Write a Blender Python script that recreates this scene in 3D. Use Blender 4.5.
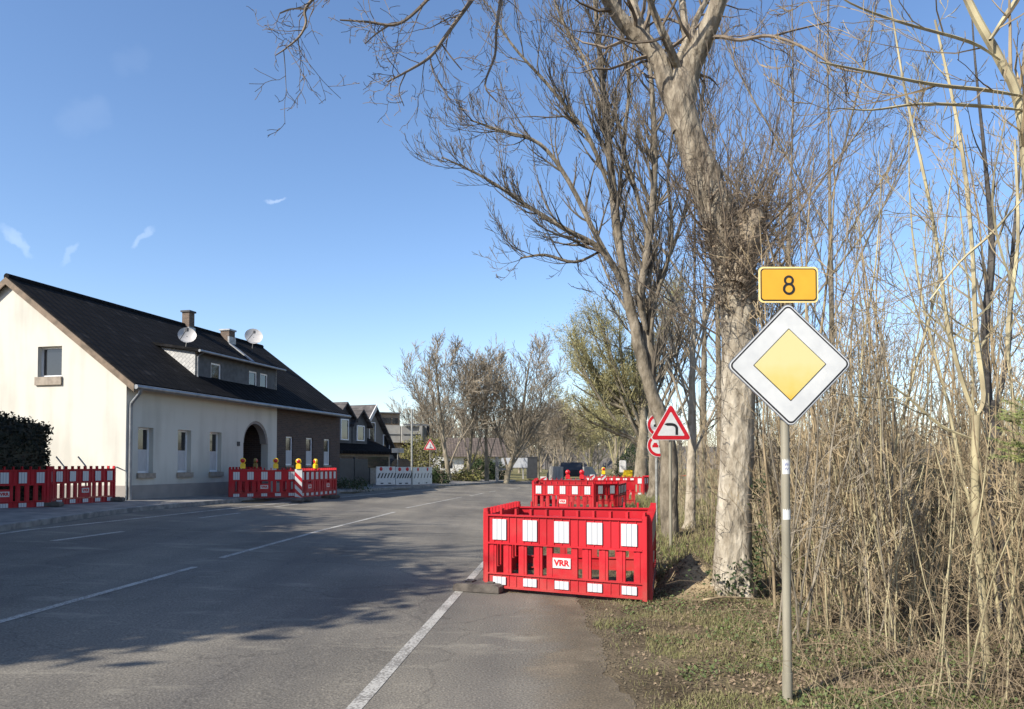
import bpy, math, random
import numpy as np
from mathutils import Vector, Matrix, noise as mnoise

# ------------------------------------------------------------------ camera, world, sun
scene = bpy.context.scene
for o in list(bpy.data.objects): bpy.data.objects.remove(o)
FPX, EYE, PITCH, SHIFT = 740.0, 1.65, math.radians(1.5), 90.0
cam_d = bpy.data.cameras.new('camera'); cam = bpy.data.objects.new('camera', cam_d)
scene.collection.objects.link(cam); scene.camera = cam
cam_d.sensor_width = 36; cam_d.lens = 36*FPX/1024; cam_d.shift_y = SHIFT/1024
cam_d.clip_start = .05; cam_d.clip_end = 6000
cam.location = (0, 0, EYE); cam.rotation_euler = (math.pi/2+PITCH, 0, 0)

SUN_EL, SUN_HEAD = math.radians(36), math.radians(50)      # heading of the light, right of +Y
world = bpy.data.worlds.new('World'); scene.world = world; world.use_nodes = True
wn, wl = world.node_tree.nodes, world.node_tree.links
bg = wn['Background']
sky = wn.new('ShaderNodeTexSky'); sky.sky_type = 'NISHITA'; sky.sun_disc = False
sky.sun_elevation = SUN_EL; sky.sun_rotation = SUN_HEAD+math.pi
sky.air_density = 1.0; sky.dust_density = .5; sky.ozone_density = 3.0; sky.altitude = 50
def sky_dir(px, py):
    x = (px-512)/FPX; y = (354.5+SHIFT-py)/FPX; c, s = math.cos(PITCH), math.sin(PITCH)
    return Vector((x, c-s*y, s+c*y)).normalized()
tc = wn.new('ShaderNodeTexCoord')
nz = wn.new('ShaderNodeTexNoise'); nz.inputs['Scale'].default_value = 22; nz.inputs['Detail'].default_value = 5
wl.new(tc.outputs['Generated'], nz.inputs['Vector'])
nd = wn.new('ShaderNodeTexNoise'); nd.inputs['Scale'].default_value = 60; nd.inputs['Detail'].default_value = 5; wl.new(tc.outputs['Generated'], nd.inputs['Vector'])
wv_ = wn.new('ShaderNodeVectorMath'); wv_.operation = 'SUBTRACT'; wv_.inputs[1].default_value = (.5,.5,.5); wl.new(nd.outputs['Color'], wv_.inputs[0])
wd_ = wn.new('ShaderNodeVectorMath'); wd_.operation = 'MULTIPLY_ADD'; wd_.inputs[1].default_value = (.022,.022,.022); wl.new(wv_.outputs[0], wd_.inputs[0]); wl.new(tc.outputs['Generated'], wd_.inputs[2])
acc = None
# a few faint torn wisps of cirrus: centre direction, end direction, width, strength
for (ax, ay), (bx_, by_), wd, st in [((7,229),(28,256),.0055,.20), ((74,244),(63,266),.005,.15), ((130,246),(152,229),.0045,.28),
                                     ((75,122),(98,112),.020,.045), ((122,64),(140,57),.014,.03), ((266,202),(285,200),.003,.3)]:
    A = sky_dir(ax, ay); B = sky_dir(bx_, by_); c = (A+B)/2; ax_ = (B-A); hl = ax_.length/2; ax_.normalize()
    n2 = c.cross(ax_).normalized()
    def dotc(v, off, scale):
        d = wn.new('ShaderNodeVectorMath'); d.operation = 'DOT_PRODUCT'; d.inputs[1].default_value = v*scale
        wl.new(wd_.outputs[0], d.inputs[0])
        m = wn.new('ShaderNodeMath'); m.operation = 'SUBTRACT'; m.inputs[1].default_value = off*scale
        wl.new(d.outputs['Value'], m.inputs[0]); p = wn.new('ShaderNodeMath'); p.operation = 'POWER'; p.inputs[1].default_value = 2
        ab = wn.new('ShaderNodeMath'); ab.operation = 'ABSOLUTE'; wl.new(m.outputs[0], ab.inputs[0]); wl.new(ab.outputs[0], p.inputs[0])
        return p.outputs[0]
    s1 = dotc(ax_, c.normalized().dot(ax_), 1/(hl+wd)); s2 = dotc(n2, c.normalized().dot(n2), 1/wd)
    ad = wn.new('ShaderNodeMath'); ad.operation = 'ADD'; wl.new(s1, ad.inputs[0]); wl.new(s2, ad.inputs[1])
    mr = wn.new('ShaderNodeMapRange'); mr.inputs[1].default_value = 1.25; mr.inputs[2].default_value = 0.0
    mr.inputs[3].default_value = 0; mr.inputs[4].default_value = st; mr.interpolation_type = 'SMOOTHSTEP'
    wl.new(ad.outputs[0], mr.inputs[0])
    if acc is None: acc = mr.outputs[0]
    else:
        a2 = wn.new('ShaderNodeMath'); a2.operation = 'ADD'; wl.new(acc, a2.inputs[0]); wl.new(mr.outputs[0], a2.inputs[1]); acc = a2.outputs[0]
mu = wn.new('ShaderNodeMath'); mu.operation = 'MULTIPLY'; wl.new(acc, mu.inputs[0]); wl.new(nz.outputs['Fac'], mu.inputs[1])
mx = wn.new('ShaderNodeMix'); mx.data_type = 'RGBA'; wl.new(mu.outputs[0], mx.inputs['Factor'])
hs = wn.new('ShaderNodeHueSaturation'); hs.inputs['Saturation'].default_value = 1.10
wl.new(sky.outputs[0], hs.inputs['Color'])
tint = wn.new('ShaderNodeMix'); tint.data_type = 'RGBA'; tint.blend_type = 'MULTIPLY'; tint.inputs['Factor'].default_value = 1; tint.inputs['B'].default_value = (1.27, 1.17, 1.17, 1)
wl.new(hs.outputs[0], tint.inputs['A']); wl.new(tint.outputs['Result'], mx.inputs['A']); mx.inputs['B'].default_value = (9.5, 10, 10.5, 1)
wl.new(mx.outputs['Result'], bg.inputs['Color'])
bg.inputs['Strength'].default_value = .12
sd = bpy.data.lights.new('sun', 'SUN'); sd.energy = 5.0; sd.angle = math.radians(.53); sd.color = (1, .94, .84)
sun = bpy.data.objects.new('sun', sd); scene.collection.objects.link(sun); sun.location = (-30, -20, 40)
sun.rotation_euler = Vector((math.sin(SUN_HEAD)*math.cos(SUN_EL), math.cos(SUN_HEAD)*math.cos(SUN_EL), -math.sin(SUN_EL))).to_track_quat('-Z', 'Y').to_euler()
vs = scene.view_settings; vs.view_transform = 'Standard'; vs.look = 'None'; vs.exposure = 0.62; vs.gamma = 1; vs.use_curve_mapping = False

# ------------------------------------------------------------------ helpers
C = scene.collection
rng = random.Random(8)
def xr(y):
    y = min(y, 60); return -1.5+.085*y+(.0035*(y-20)**2 if y > 20 else 0)
def zg(x, y): return .04*min(max(0, xr(y)-x), 16)
def ray(px, py):
    x = (px-512)/FPX; y = (354.5+SHIFT-py)/FPX; c, s = math.cos(PITCH), math.sin(PITCH)
    return (x, c-s*y, s+c*y)
def D(px, py, Y):
    d = ray(px, py); t = Y/d[1]; return Vector((d[0]*t, Y, EYE+d[2]*t))
def link(o, parent=None):
    C.objects.link(o)
    if parent: o.parent = parent
    return o
def tag(o, label=None, cat=None, group=None, kind=None):
    if label: o['label'] = label
    if cat: o['category'] = cat
    if group: o['group'] = group
    if kind: o['kind'] = kind
    return o
def empty(name, loc=(0,0,0), rz=0, label=None, cat=None, group=None):
    o = bpy.data.objects.new(name, None); o.empty_display_size = .2
    o.location = loc; o.rotation_euler = (0, 0, rz); C.objects.link(o)
    return tag(o, label, cat, group)
def copy_tree(o, parent=None):
    c = o.copy(); C.objects.link(c); c.parent = parent
    for ch in o.children: copy_tree(ch, c)
    return c
class MB:
    def __init__(s): s.v = []; s.f = []
    def add(s, vs, fs):
        n = len(s.v); s.v += [tuple(v) for v in vs]; s.f += [tuple(i+n for i in f) for f in fs]; return s
    def box(s, x0, x1, y0, y1, z0, z1, M=None, b=0):
        if x0 > x1: x0, x1 = x1, x0
        if y0 > y1: y0, y1 = y1, y0
        if z0 > z1: z0, z1 = z1, z0
        vs = [(x0,y0,z0),(x1,y0,z0),(x1,y1,z0),(x0,y1,z0),(x0,y0,z1),(x1,y0,z1),(x1,y1,z1),(x0,y1,z1)]
        if M: vs = [M @ Vector(v) for v in vs]
        return s.add(vs, [(0,3,2,1),(4,5,6,7),(0,1,5,4),(1,2,6,5),(2,3,7,6),(3,0,4,7)])
    def prism(s, poly, fn, a, b):
        """poly in 2D (p,q); fn(p,q,t) -> xyz; extruded from t=a to t=b"""
        n = len(poly); vs = [fn(p, q, a) for p, q in poly]+[fn(p, q, b) for p, q in poly]
        fs = [tuple(range(n)), tuple(range(2*n-1, n-1, -1))]+[(i, i+n, (i+1) % n+n, (i+1) % n) for i in range(n)]
        return s.add(vs, fs)
    def tube(s, P, R, sides=8, cap=True):
        P = [Vector(p) for p in P]; n = len(P)
        if not hasattr(R, '__len__'): R = [R]*n
        up = None; rings = []
        for i in range(n):
            t = (P[min(i+1, n-1)]-P[max(i-1, 0)])
            if t.length < 1e-9: t = Vector((0,0,1))
            t.normalize()
            if up is None:
                a = Vector((1,0,0)) if abs(t.x) < .8 else Vector((0,1,0)); up = t.cross(a).normalized()
            else:
                up = (up-t*up.dot(t))
                up = up.normalized() if up.length > 1e-6 else t.orthogonal().normalized()
            w = t.cross(up)
            rings.append([P[i]+(up*math.cos(2*math.pi*k/sides)+w*math.sin(2*math.pi*k/sides))*R[i] for k in range(sides)])
        vs = [v for r in rings for v in r]; fs = []
        for i in range(n-1):
            for k in range(sides):
                k2 = (k+1) % sides; fs.append((i*sides+k, i*sides+k2, (i+1)*sides+k2, (i+1)*sides+k))
        if cap: fs += [tuple(range(sides-1, -1, -1)), tuple((n-1)*sides+k for k in range(sides))]
        return s.add(vs, fs)
    def build(s, name, m, parent=None, smooth=False, recalc=True, bevel=0):
        me = bpy.data.meshes.new(name); me.from_pydata(s.v, [], s.f); me.validate()
        if recalc:
            import bmesh
            bm = bmesh.new(); bm.from_mesh(me); bmesh.ops.recalc_face_normals(bm, faces=bm.faces)
            if bevel: bmesh.ops.bevel(bm, geom=[e for e in bm.edges], offset=bevel, segments=2, affect='EDGES', clamp_overlap=True)
            if smooth:
                for f in bm.faces: f.smooth = True
                for e in bm.edges: e.smooth = not (len(e.link_faces) == 2 and e.calc_face_angle(0) > .9)
            bm.to_mesh(me); bm.free()
        elif smooth: me.shade_smooth()
        me.materials.append(m)
        return link(bpy.data.objects.new(name, me), parent)

def nodes(name):
    m = bpy.data.materials.new(name); m.use_nodes = True
    return m, m.node_tree.nodes, m.node_tree.links, m.node_tree.nodes['Principled BSDF']
def ramp(n, stops):
    r = n.new('ShaderNodeValToRGB'); e = r.color_ramp.elements
    while len(e) < len(stops): e.new(.5)
    for i, (p, c) in enumerate(stops): e[i].position = p; e[i].color = tuple(c)+(1,)
    return r
def mat(name, c1, c2=None, scale=6, rough=.7, bump=0, bscale=None, metal=0, detail=6, lo=.35, hi=.65, spec=.5, stretch=None, coord='Object'):
    m, n, l, p = nodes(name)
    p.inputs['Roughness'].default_value = rough; p.inputs['Metallic'].default_value = metal
    p.inputs['Specular IOR Level'].default_value = spec
    t = n.new('ShaderNodeTexCoord'); src = t.outputs[coord]
    if stretch:
        mp = n.new('ShaderNodeMapping'); mp.inputs['Scale'].default_value = stretch; l.new(src, mp.inputs['Vector']); src = mp.outputs[0]
    if c2 is None: c2 = tuple(x*.8 for x in c1)
    nt = n.new('ShaderNodeTexNoise'); nt.inputs['Scale'].default_value = scale; nt.inputs['Detail'].default_value = detail; l.new(src, nt.inputs['Vector'])
    r = ramp(n, [(lo, c2), (hi, c1)]); l.new(nt.outputs['Fac'], r.inputs[0]); l.new(r.outputs[0], p.inputs['Base Color'])
    if bump:
        nb = n.new('ShaderNodeTexNoise'); nb.inputs['Scale'].default_value = bscale or scale*6; nb.inputs['Detail'].default_value = 5; l.new(src, nb.inputs['Vector'])
        b = n.new('ShaderNodeBump'); b.inputs['Strength'].default_value = 1; b.inputs['Distance'].default_value = bump
        l.new(nb.outputs['Fac'], b.inputs['Height']); l.new(b.outputs[0], p.inputs['Normal'])
    return m

M = {}
# asphalt: aggregate speckle, worn patches, dust, hairline cracks
def asphalt():
    m, n, l, p = nodes('asphalt'); t = n.new('ShaderNodeTexCoord'); src = t.outputs['Object']
    big = n.new('ShaderNodeTexNoise'); big.inputs['Scale'].default_value = .35; big.inputs['Detail'].default_value = 7; l.new(src, big.inputs[0])
    mp = n.new('ShaderNodeMapping'); mp.inputs['Scale'].default_value = (1.2, .16, 1); mp.inputs['Rotation'].default_value = (0, 0, .085); l.new(src, mp.inputs[0])
    trk = n.new('ShaderNodeTexNoise'); trk.inputs['Scale'].default_value = 1; trk.inputs['Detail'].default_value = 4; l.new(mp.outputs[0], trk.inputs[0])
    fine = n.new('ShaderNodeTexNoise'); fine.inputs['Scale'].default_value = 55; fine.inputs['Detail'].default_value = 4; l.new(src, fine.inputs[0])
    r1 = ramp(n, [(.25, (.108,.099,.085)), (.75, (.225,.203,.168))]); l.new(big.outputs[0], r1.inputs[0])
    r2 = ramp(n, [(.3, (.72,.72,.74)), (.7, (1.18,1.16,1.1))]); l.new(trk.outputs[0], r2.inputs[0])
    r3 = ramp(n, [(.25, (.5,.5,.5)), (.6, (1.1,1.1,1.1)), (.78, (1.9,1.85,1.75))]); l.new(fine.outputs[0], r3.inputs[0])
    def mul(a, b):
        x = n.new('ShaderNodeMix'); x.data_type = 'RGBA'; x.blend_type = 'MULTIPLY'; x.inputs['Factor'].default_value = 1; l.new(a, x.inputs['A']); l.new(b, x.inputs['B']); return x.outputs['Result']
    col = mul(mul(r1.outputs[0], r2.outputs[0]), r3.outputs[0])
    # cracks
    wv = n.new('ShaderNodeTexNoise'); wv.inputs['Scale'].default_value = 1.6; wv.inputs['Detail'].default_value = 5; l.new(src, wv.inputs[0])
    vm = n.new('ShaderNodeVectorMath'); vm.operation = 'MULTIPLY_ADD'; vm.inputs[1].default_value = (.9,.9,0); l.new(wv.outputs['Color'], vm.inputs[0]); l.new(src, vm.inputs[2])
    vo = n.new('ShaderNodeTexVoronoi'); vo.feature = 'DISTANCE_TO_EDGE'; vo.inputs['Scale'].default_value = .38; l.new(vm.outputs[0], vo.inputs['Vector'])
    rc = ramp(n, [(.0, (.72,.72,.72)), (.006, (1,1,1))]); l.new(vo.outputs['Distance'], rc.inputs[0])
    col = mul(col, rc.outputs[0])
    # pale spilled dust in blotches
    du = n.new('ShaderNodeTexNoise'); du.inputs['Scale'].default_value = .9; du.inputs['Detail'].default_value = 8; du.inputs['Roughness'].default_value = .65
    mp2 = n.new('ShaderNodeMapping'); mp2.inputs['Scale'].default_value = (.8, 2.2, 1); mp2.inputs['Location'].default_value = (3.1, 7, 0); l.new(src, mp2.inputs[0]); l.new(mp2.outputs[0], du.inputs[0])
    rd = ramp(n, [(.565, (0,0,0)), (.72, (.75,.75,.75))]); l.new(du.outputs[0], rd.inputs[0])
    x = n.new('ShaderNodeMix'); x.data_type = 'RGBA'; l.new(rd.outputs[0], x.inputs['Factor']); l.new(col, x.inputs['A']); x.inputs['B'].default_value = (.30,.27,.21,1)
    # trodden dirt on the old cycle path at the right edge, ending where it was dug up
    sp = n.new('ShaderNodeSeparateXYZ'); l.new(src, sp.inputs[0])
    dn = n.new('ShaderNodeTexNoise'); dn.inputs['Scale'].default_value = 1.3; dn.inputs['Detail'].default_value = 9; dn.inputs['Roughness'].default_value = .6; l.new(src, dn.inputs[0])
    ma = n.new('ShaderNodeMath'); ma.operation = 'MULTIPLY_ADD'; ma.inputs[1].default_value = 1.3; l.new(dn.outputs[0], ma.inputs[0]); l.new(sp.outputs['X'], ma.inputs[2])
    md = n.new('ShaderNodeMapRange'); md.inputs[1].default_value = .70; md.inputs[2].default_value = 1.25; md.interpolation_type = 'SMOOTHSTEP'; l.new(ma.outputs[0], md.inputs[0])
    my = n.new('ShaderNodeMapRange'); my.inputs[1].default_value = 12; my.inputs[2].default_value = 10; l.new(sp.outputs['Y'], my.inputs[0])
    mm = n.new('ShaderNodeMath'); mm.operation = 'MULTIPLY'; l.new(md.outputs[0], mm.inputs[0]); l.new(my.outputs[0], mm.inputs[1])
    m9 = n.new('ShaderNodeMath'); m9.operation = 'MULTIPLY'; m9.inputs[1].default_value = .85; l.new(mm.outputs[0], m9.inputs[0])
    rdt = ramp(n, [(.3, (.062,.048,.030)), (.5, (.122,.096,.062)), (.72, (.22,.175,.12))]); l.new(dn.outputs[0], rdt.inputs[0])
    dcol = mul(rdt.outputs[0], r3.outputs[0])
    xd = n.new('ShaderNodeMix'); xd.data_type = 'RGBA'; l.new(m9.outputs[0], xd.inputs['Factor']); l.new(x.outputs['Result'], xd.inputs['A']); l.new(dcol, xd.inputs['B'])
    l.new(xd.outputs['Result'], p.inputs['Base Color'])
    p.inputs['Roughness'].default_value = .85; p.inputs['Specular IOR Level'].default_value = .3
    b = n.new('ShaderNodeBump'); b.inputs['Distance'].default_value = .006; l.new(fine.outputs[0], b.inputs['Height']); l.new(b.outputs[0], p.inputs['Normal'])
    return m
M['asphalt'] = asphalt()
M['path'] = mat('worn_path', (.21,.175,.135), (.10,.085,.068), 1.1, .95, .012, 40, lo=.3, hi=.7, detail=10)
M['pave'] = mat('pavement', (.26,.24,.21), (.15,.14,.13), 2.5, .9, .004, 60)
M['kerb'] = mat('kerb_stone', (.30,.28,.25), (.16,.15,.14), 5, .9, .004, 60)
M['soil'] = mat('soil', (.17,.135,.085), (.075,.06,.038), 2.2, 1, .05, 14, detail=10, lo=.3, hi=.7)
M['sand'] = mat('sand', (.42,.33,.21), (.22,.165,.10), 3.5, 1, .05, 12, detail=10)
M['field'] = mat('ground_cover', (.15,.14,.06), (.10,.085,.045), .25, 1, .08, 6, detail=10)
def paint_mat(name, base, worn):
    m, n, l, p = nodes(name); t = n.new('ShaderNodeTexCoord')
    a = n.new('ShaderNodeTexNoise'); a.inputs['Scale'].default_value = 45; a.inputs['Detail'].default_value = 6; l.new(t.outputs['Object'], a.inputs[0])
    b2 = n.new('ShaderNodeTexNoise'); b2.inputs['Scale'].default_value = 3; b2.inputs['Detail'].default_value = 5; l.new(t.outputs['Object'], b2.inputs[0])
    ad = n.new('ShaderNodeMath'); ad.operation = 'MULTIPLY_ADD'; ad.inputs[1].default_value = .6; l.new(b2.outputs[0], ad.inputs[0]); l.new(a.outputs[0], ad.inputs[2])
    r = ramp(n, [(.72, worn), (.86, base)]); l.new(ad.outputs[0], r.inputs[0]); l.new(r.outputs[0], p.inputs['Base Color']); p.inputs['Roughness'].default_value = .7
    return m
M['paint'] = paint_mat('road_paint', (.40,.38,.335), (.19,.175,.15))
M['red'] = mat('red_plastic', (.56,.010,.020), (.44,.008,.016), 3, .42, .001, 30)
def redplastic():
    m, n, l, p = nodes('red_plastic'); t = n.new('ShaderNodeTexCoord'); sp = n.new('ShaderNodeSeparateXYZ'); l.new(t.outputs['Object'], sp.inputs[0])
    a = n.new('ShaderNodeTexNoise'); a.inputs['Scale'].default_value = 2.2; a.inputs['Detail'].default_value = 8; a.inputs['Roughness'].default_value = .7
    oi = n.new('ShaderNodeObjectInfo'); va = n.new('ShaderNodeVectorMath'); va.operation = 'ADD'; l.new(t.outputs['Object'], va.inputs[0]); l.new(oi.outputs['Location'], va.inputs[1]); l.new(va.outputs[0], a.inputs[0])
    z = n.new('ShaderNodeMapRange'); z.inputs[1].default_value = .55; z.inputs[2].default_value = 0; z.inputs[3].default_value = -.06; z.inputs[4].default_value = .16; l.new(sp.outputs['Z'], z.inputs[0])
    ad = n.new('ShaderNodeMath'); l.new(a.outputs[0], ad.inputs[0]); l.new(z.outputs[0], ad.inputs[1])
    r_ = ramp(n, [(.45, (0,0,0)), (.80, (.45,.45,.45))]); l.new(ad.outputs[0], r_.inputs[0])
    b_ = n.new('ShaderNodeTexNoise'); b_.inputs['Scale'].default_value = 1.1; l.new(va.outputs[0], b_.inputs[0]); rb = ramp(n, [(.3, (.36,.005,.011)), (.7, (.50,.008,.018))]); l.new(b_.outputs[0], rb.inputs[0])
    x = n.new('ShaderNodeMix'); x.data_type = 'RGBA'; l.new(r_.outputs[0], x.inputs['Factor']); l.new(rb.outputs[0], x.inputs['A']); x.inputs['B'].default_value = (.24,.11,.08,1); l.new(x.outputs['Result'], p.inputs['Base Color'])
    rr = n.new('ShaderNodeMapRange'); rr.inputs[3].default_value = .38; rr.inputs[4].default_value = .7; l.new(a.outputs[0], rr.inputs[0]); l.new(rr.outputs[0], p.inputs['Roughness']); p.inputs['Specular IOR Level'].default_value = .35
    return m
M['red'] = redplastic()
M['reddull'] = mat('red_plastic_faded', (.66,.02,.03), (.52,.012,.02), 3, .5)
M['reflect'] = mat('white_reflector', (.82,.82,.80), (.68,.69,.70), 40, .35)
def refl():
    m, n, l, p = nodes('ribbed_reflector'); t = n.new('ShaderNodeTexCoord'); sp = n.new('ShaderNodeSeparateXYZ'); l.new(t.outputs['Generated'], sp.inputs[0])
    a = n.new('ShaderNodeMath'); a.operation = 'MULTIPLY'; a.inputs[1].default_value = 3; l.new(sp.outputs['X'], a.inputs[0]); f = n.new('ShaderNodeMath'); f.operation = 'FRACT'; l.new(a.outputs[0], f.inputs[0])
    r_ = ramp(n, [(0, (.09,.12,.19)), (.13, (.54,.54,.53)), (.87, (.54,.54,.53)), (1, (.09,.12,.19))]); l.new(f.outputs[0], r_.inputs[0]); l.new(r_.outputs[0], p.inputs['Base Color']); p.inputs['Roughness'].default_value = .35; return m
M['reflect'] = refl()
M['ribblue'] = mat('reflector_rib', (.50,.56,.66), (.42,.50,.62), 40, .4)
M['redplate'] = mat('red_reflector', (.50,.012,.022), (.42,.008,.015), 10, .35)
M['white'] = mat('white_paint', (.64,.63,.60), (.54,.53,.50), 3, .45)
M['signwhite'] = mat('sign_white', (.60,.60,.575), (.50,.505,.495), 7, .35)
M['black'] = mat('black_paint', (.015,.015,.016), (.01,.01,.01), 5, .5)
M['steel'] = mat('galvanised_steel', (.40,.40,.37), (.24,.24,.22), 14, .5, metal=.35)
M['greensteel'] = mat('weathered_pole', (.34,.31,.235), (.21,.19,.14), 9, .55, metal=.1, stretch=(1,1,.15))
M['yellow'] = mat('yellow_plate', (.70,.36,.025), (.64,.32,.02), 6, .4)
M['yellowrim'] = mat('pale_yellow_rim', (.85,.68,.28), (.75,.58,.22), 6, .4)
M['lampyellow'] = mat('lamp_yellow', (.85,.58,.02), (.75,.48,.02), 6, .4)
M['lampdull'] = mat('faded_lamp_yellow', (.30,.21,.05), (.22,.15,.04), 6, .5)  # lamp yellow darkened: shade on the rear lamps painted into the colour
M['rubber'] = mat('recycled_rubber', (.13,.11,.09), (.06,.05,.042), 8, .9, .006, 50)
M['plaster'] = mat('cream_plaster', (.66,.62,.50), (.59,.555,.45), .8, .9, .003, 90, detail=8)
def plaster():
    m, n, l, p = nodes('cream_plaster'); t = n.new('ShaderNodeTexCoord'); mp = n.new('ShaderNodeMapping'); mp.inputs['Scale'].default_value = (1.6, 1.6, .18); l.new(t.outputs['Object'], mp.inputs[0])
    a = n.new('ShaderNodeTexNoise'); a.inputs['Scale'].default_value = 1.5; a.inputs['Detail'].default_value = 8; l.new(mp.outputs[0], a.inputs[0])
    b = n.new('ShaderNodeTexNoise'); b.inputs['Scale'].default_value = .5; b.inputs['Detail'].default_value = 6; l.new(t.outputs['Object'], b.inputs[0])
    sp = n.new('ShaderNodeSeparateXYZ'); l.new(t.outputs['Object'], sp.inputs[0]); z = n.new('ShaderNodeMapRange'); z.inputs[1].default_value = 1.3; z.inputs[2].default_value = .3; z.inputs[3].default_value = 0; z.inputs[4].default_value = .16; l.new(sp.outputs['Z'], z.inputs[0])
    s1 = n.new('ShaderNodeMath'); l.new(a.outputs[0], s1.inputs[0]); l.new(b.outputs[0], s1.inputs[1]); s2 = n.new('ShaderNodeMath'); l.new(s1.outputs[0], s2.inputs[0]); l.new(z.outputs[0], s2.inputs[1])
    r_ = ramp(n, [(.80, (.57,.55,.485)), (1.0, (.47,.45,.39)), ]); r_.color_ramp.elements[1].position = 1.0
    h = n.new('ShaderNodeMath'); h.operation = 'MULTIPLY'; h.inputs[1].default_value = .8; l.new(s2.outputs[0], h.inputs[0]); r_.color_ramp.elements[0].position = .76; l.new(h.outputs[0], r_.inputs[0]); l.new(r_.outputs[0], p.inputs['Base Color']); p.inputs['Roughness'].default_value = .95
    nb = n.new('ShaderNodeTexNoise'); nb.inputs['Scale'].default_value = 80; l.new(t.outputs['Object'], nb.inputs[0]); bu = n.new('ShaderNodeBump'); bu.inputs['Distance'].default_value = .003; l.new(nb.outputs[0], bu.inputs['Height']); l.new(bu.outputs[0], p.inputs['Normal'])
    return m
M['plaster'] = plaster()
M['plinth'] = mat('grey_plinth', (.30,.27,.24), (.24,.22,.20), 2, .9, .003, 90)
M['slate'] = mat('grey_slate', (.07,.075,.085), (.04,.043,.05), 6, .6)
M['wood'] = mat('brown_timber', (.22,.16,.11), (.12,.09,.06), 4, .8)
M['zinc'] = mat('zinc', (.30,.31,.32), (.20,.21,.22), 4, .45, metal=.6)
M['upvc'] = mat('white_upvc', (.80,.80,.80), (.74,.74,.75), 4, .35)
M['sill'] = mat('stone_sill', (.34,.29,.23), (.24,.20,.16), 8, .85)
M['dark'] = mat('dark_interior', (.02,.02,.022), (.012,.012,.013), 4, .8)
M['anthracite'] = mat('anthracite', (.035,.037,.042), (.022,.024,.028), 4, .6)
M['curtain'] = mat('net_curtain', (.55,.55,.55), (.4,.4,.4), 8, .9, stretch=(12,12,.5))
M['concrete'] = mat('concrete', (.34,.33,.30), (.25,.24,.22), 1.5, .9, .004, 40)
M['dish'] = mat('dish_grey', (.50,.48,.45), (.42,.40,.38), 5, .4)
def glass():
    m, n, l, p = nodes('window_glass'); p.inputs['Base Color'].default_value = (.02,.022,.026,1); p.inputs['Roughness'].default_value = .04
    p.inputs['Specular IOR Level'].default_value = .8
    return m
M['glass'] = glass()
def brickmat(name, c1, c2, mortar, scale=4.2):
    m, n, l, p = nodes(name); t = n.new('ShaderNodeTexCoord'); mp = n.new('ShaderNodeMapping'); mp.inputs['Rotation'].default_value = (math.pi/2, 0, 0)
    b = n.new('ShaderNodeTexBrick'); b.inputs['Scale'].default_value = scale; b.inputs['Color1'].default_value = c1+(1,); b.inputs['Color2'].default_value = c2+(1,)
    b.inputs['Mortar'].default_value = mortar+(1,); b.inputs['Mortar Size'].default_value = .015; b.inputs['Brick Width'].default_value = 1.0; b.inputs['Row Height'].default_value = .32
    # map x+y -> brick x, z -> brick y
    sp = n.new('ShaderNodeSeparateXYZ'); l.new(t.outputs['Object'], sp.inputs[0]); ad = n.new('ShaderNodeMath'); l.new(sp.outputs['X'], ad.inputs[0]); l.new(sp.outputs['Y'], ad.inputs[1])
    cb = n.new('ShaderNodeCombineXYZ'); l.new(ad.outputs[0], cb.inputs['X']); l.new(sp.outputs['Z'], cb.inputs['Y']); l.new(cb.outputs[0], b.inputs['Vector'])
    l.new(b.outputs['Color'], p.inputs['Base Color']); p.inputs['Roughness'].default_value = .85
    bu = n.new('ShaderNodeBump'); bu.inputs['Distance'].default_value = -.01; l.new(b.outputs['Fac'], bu.inputs['Height']); l.new(bu.outputs[0], p.inputs['Normal'])
    return m
M['brick'] = brickmat('dark_brick', (.10,.065,.05), (.065,.045,.038), (.16,.15,.14))
M['chimneybrick'] = brickmat('chimney_brick', (.17,.12,.085), (.12,.085,.06), (.22,.20,.18), 6)
M['tanbrick'] = brickmat('tan_brick', (.30,.22,.15), (.24,.18,.12), (.35,.32,.28), 4.2)
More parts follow.
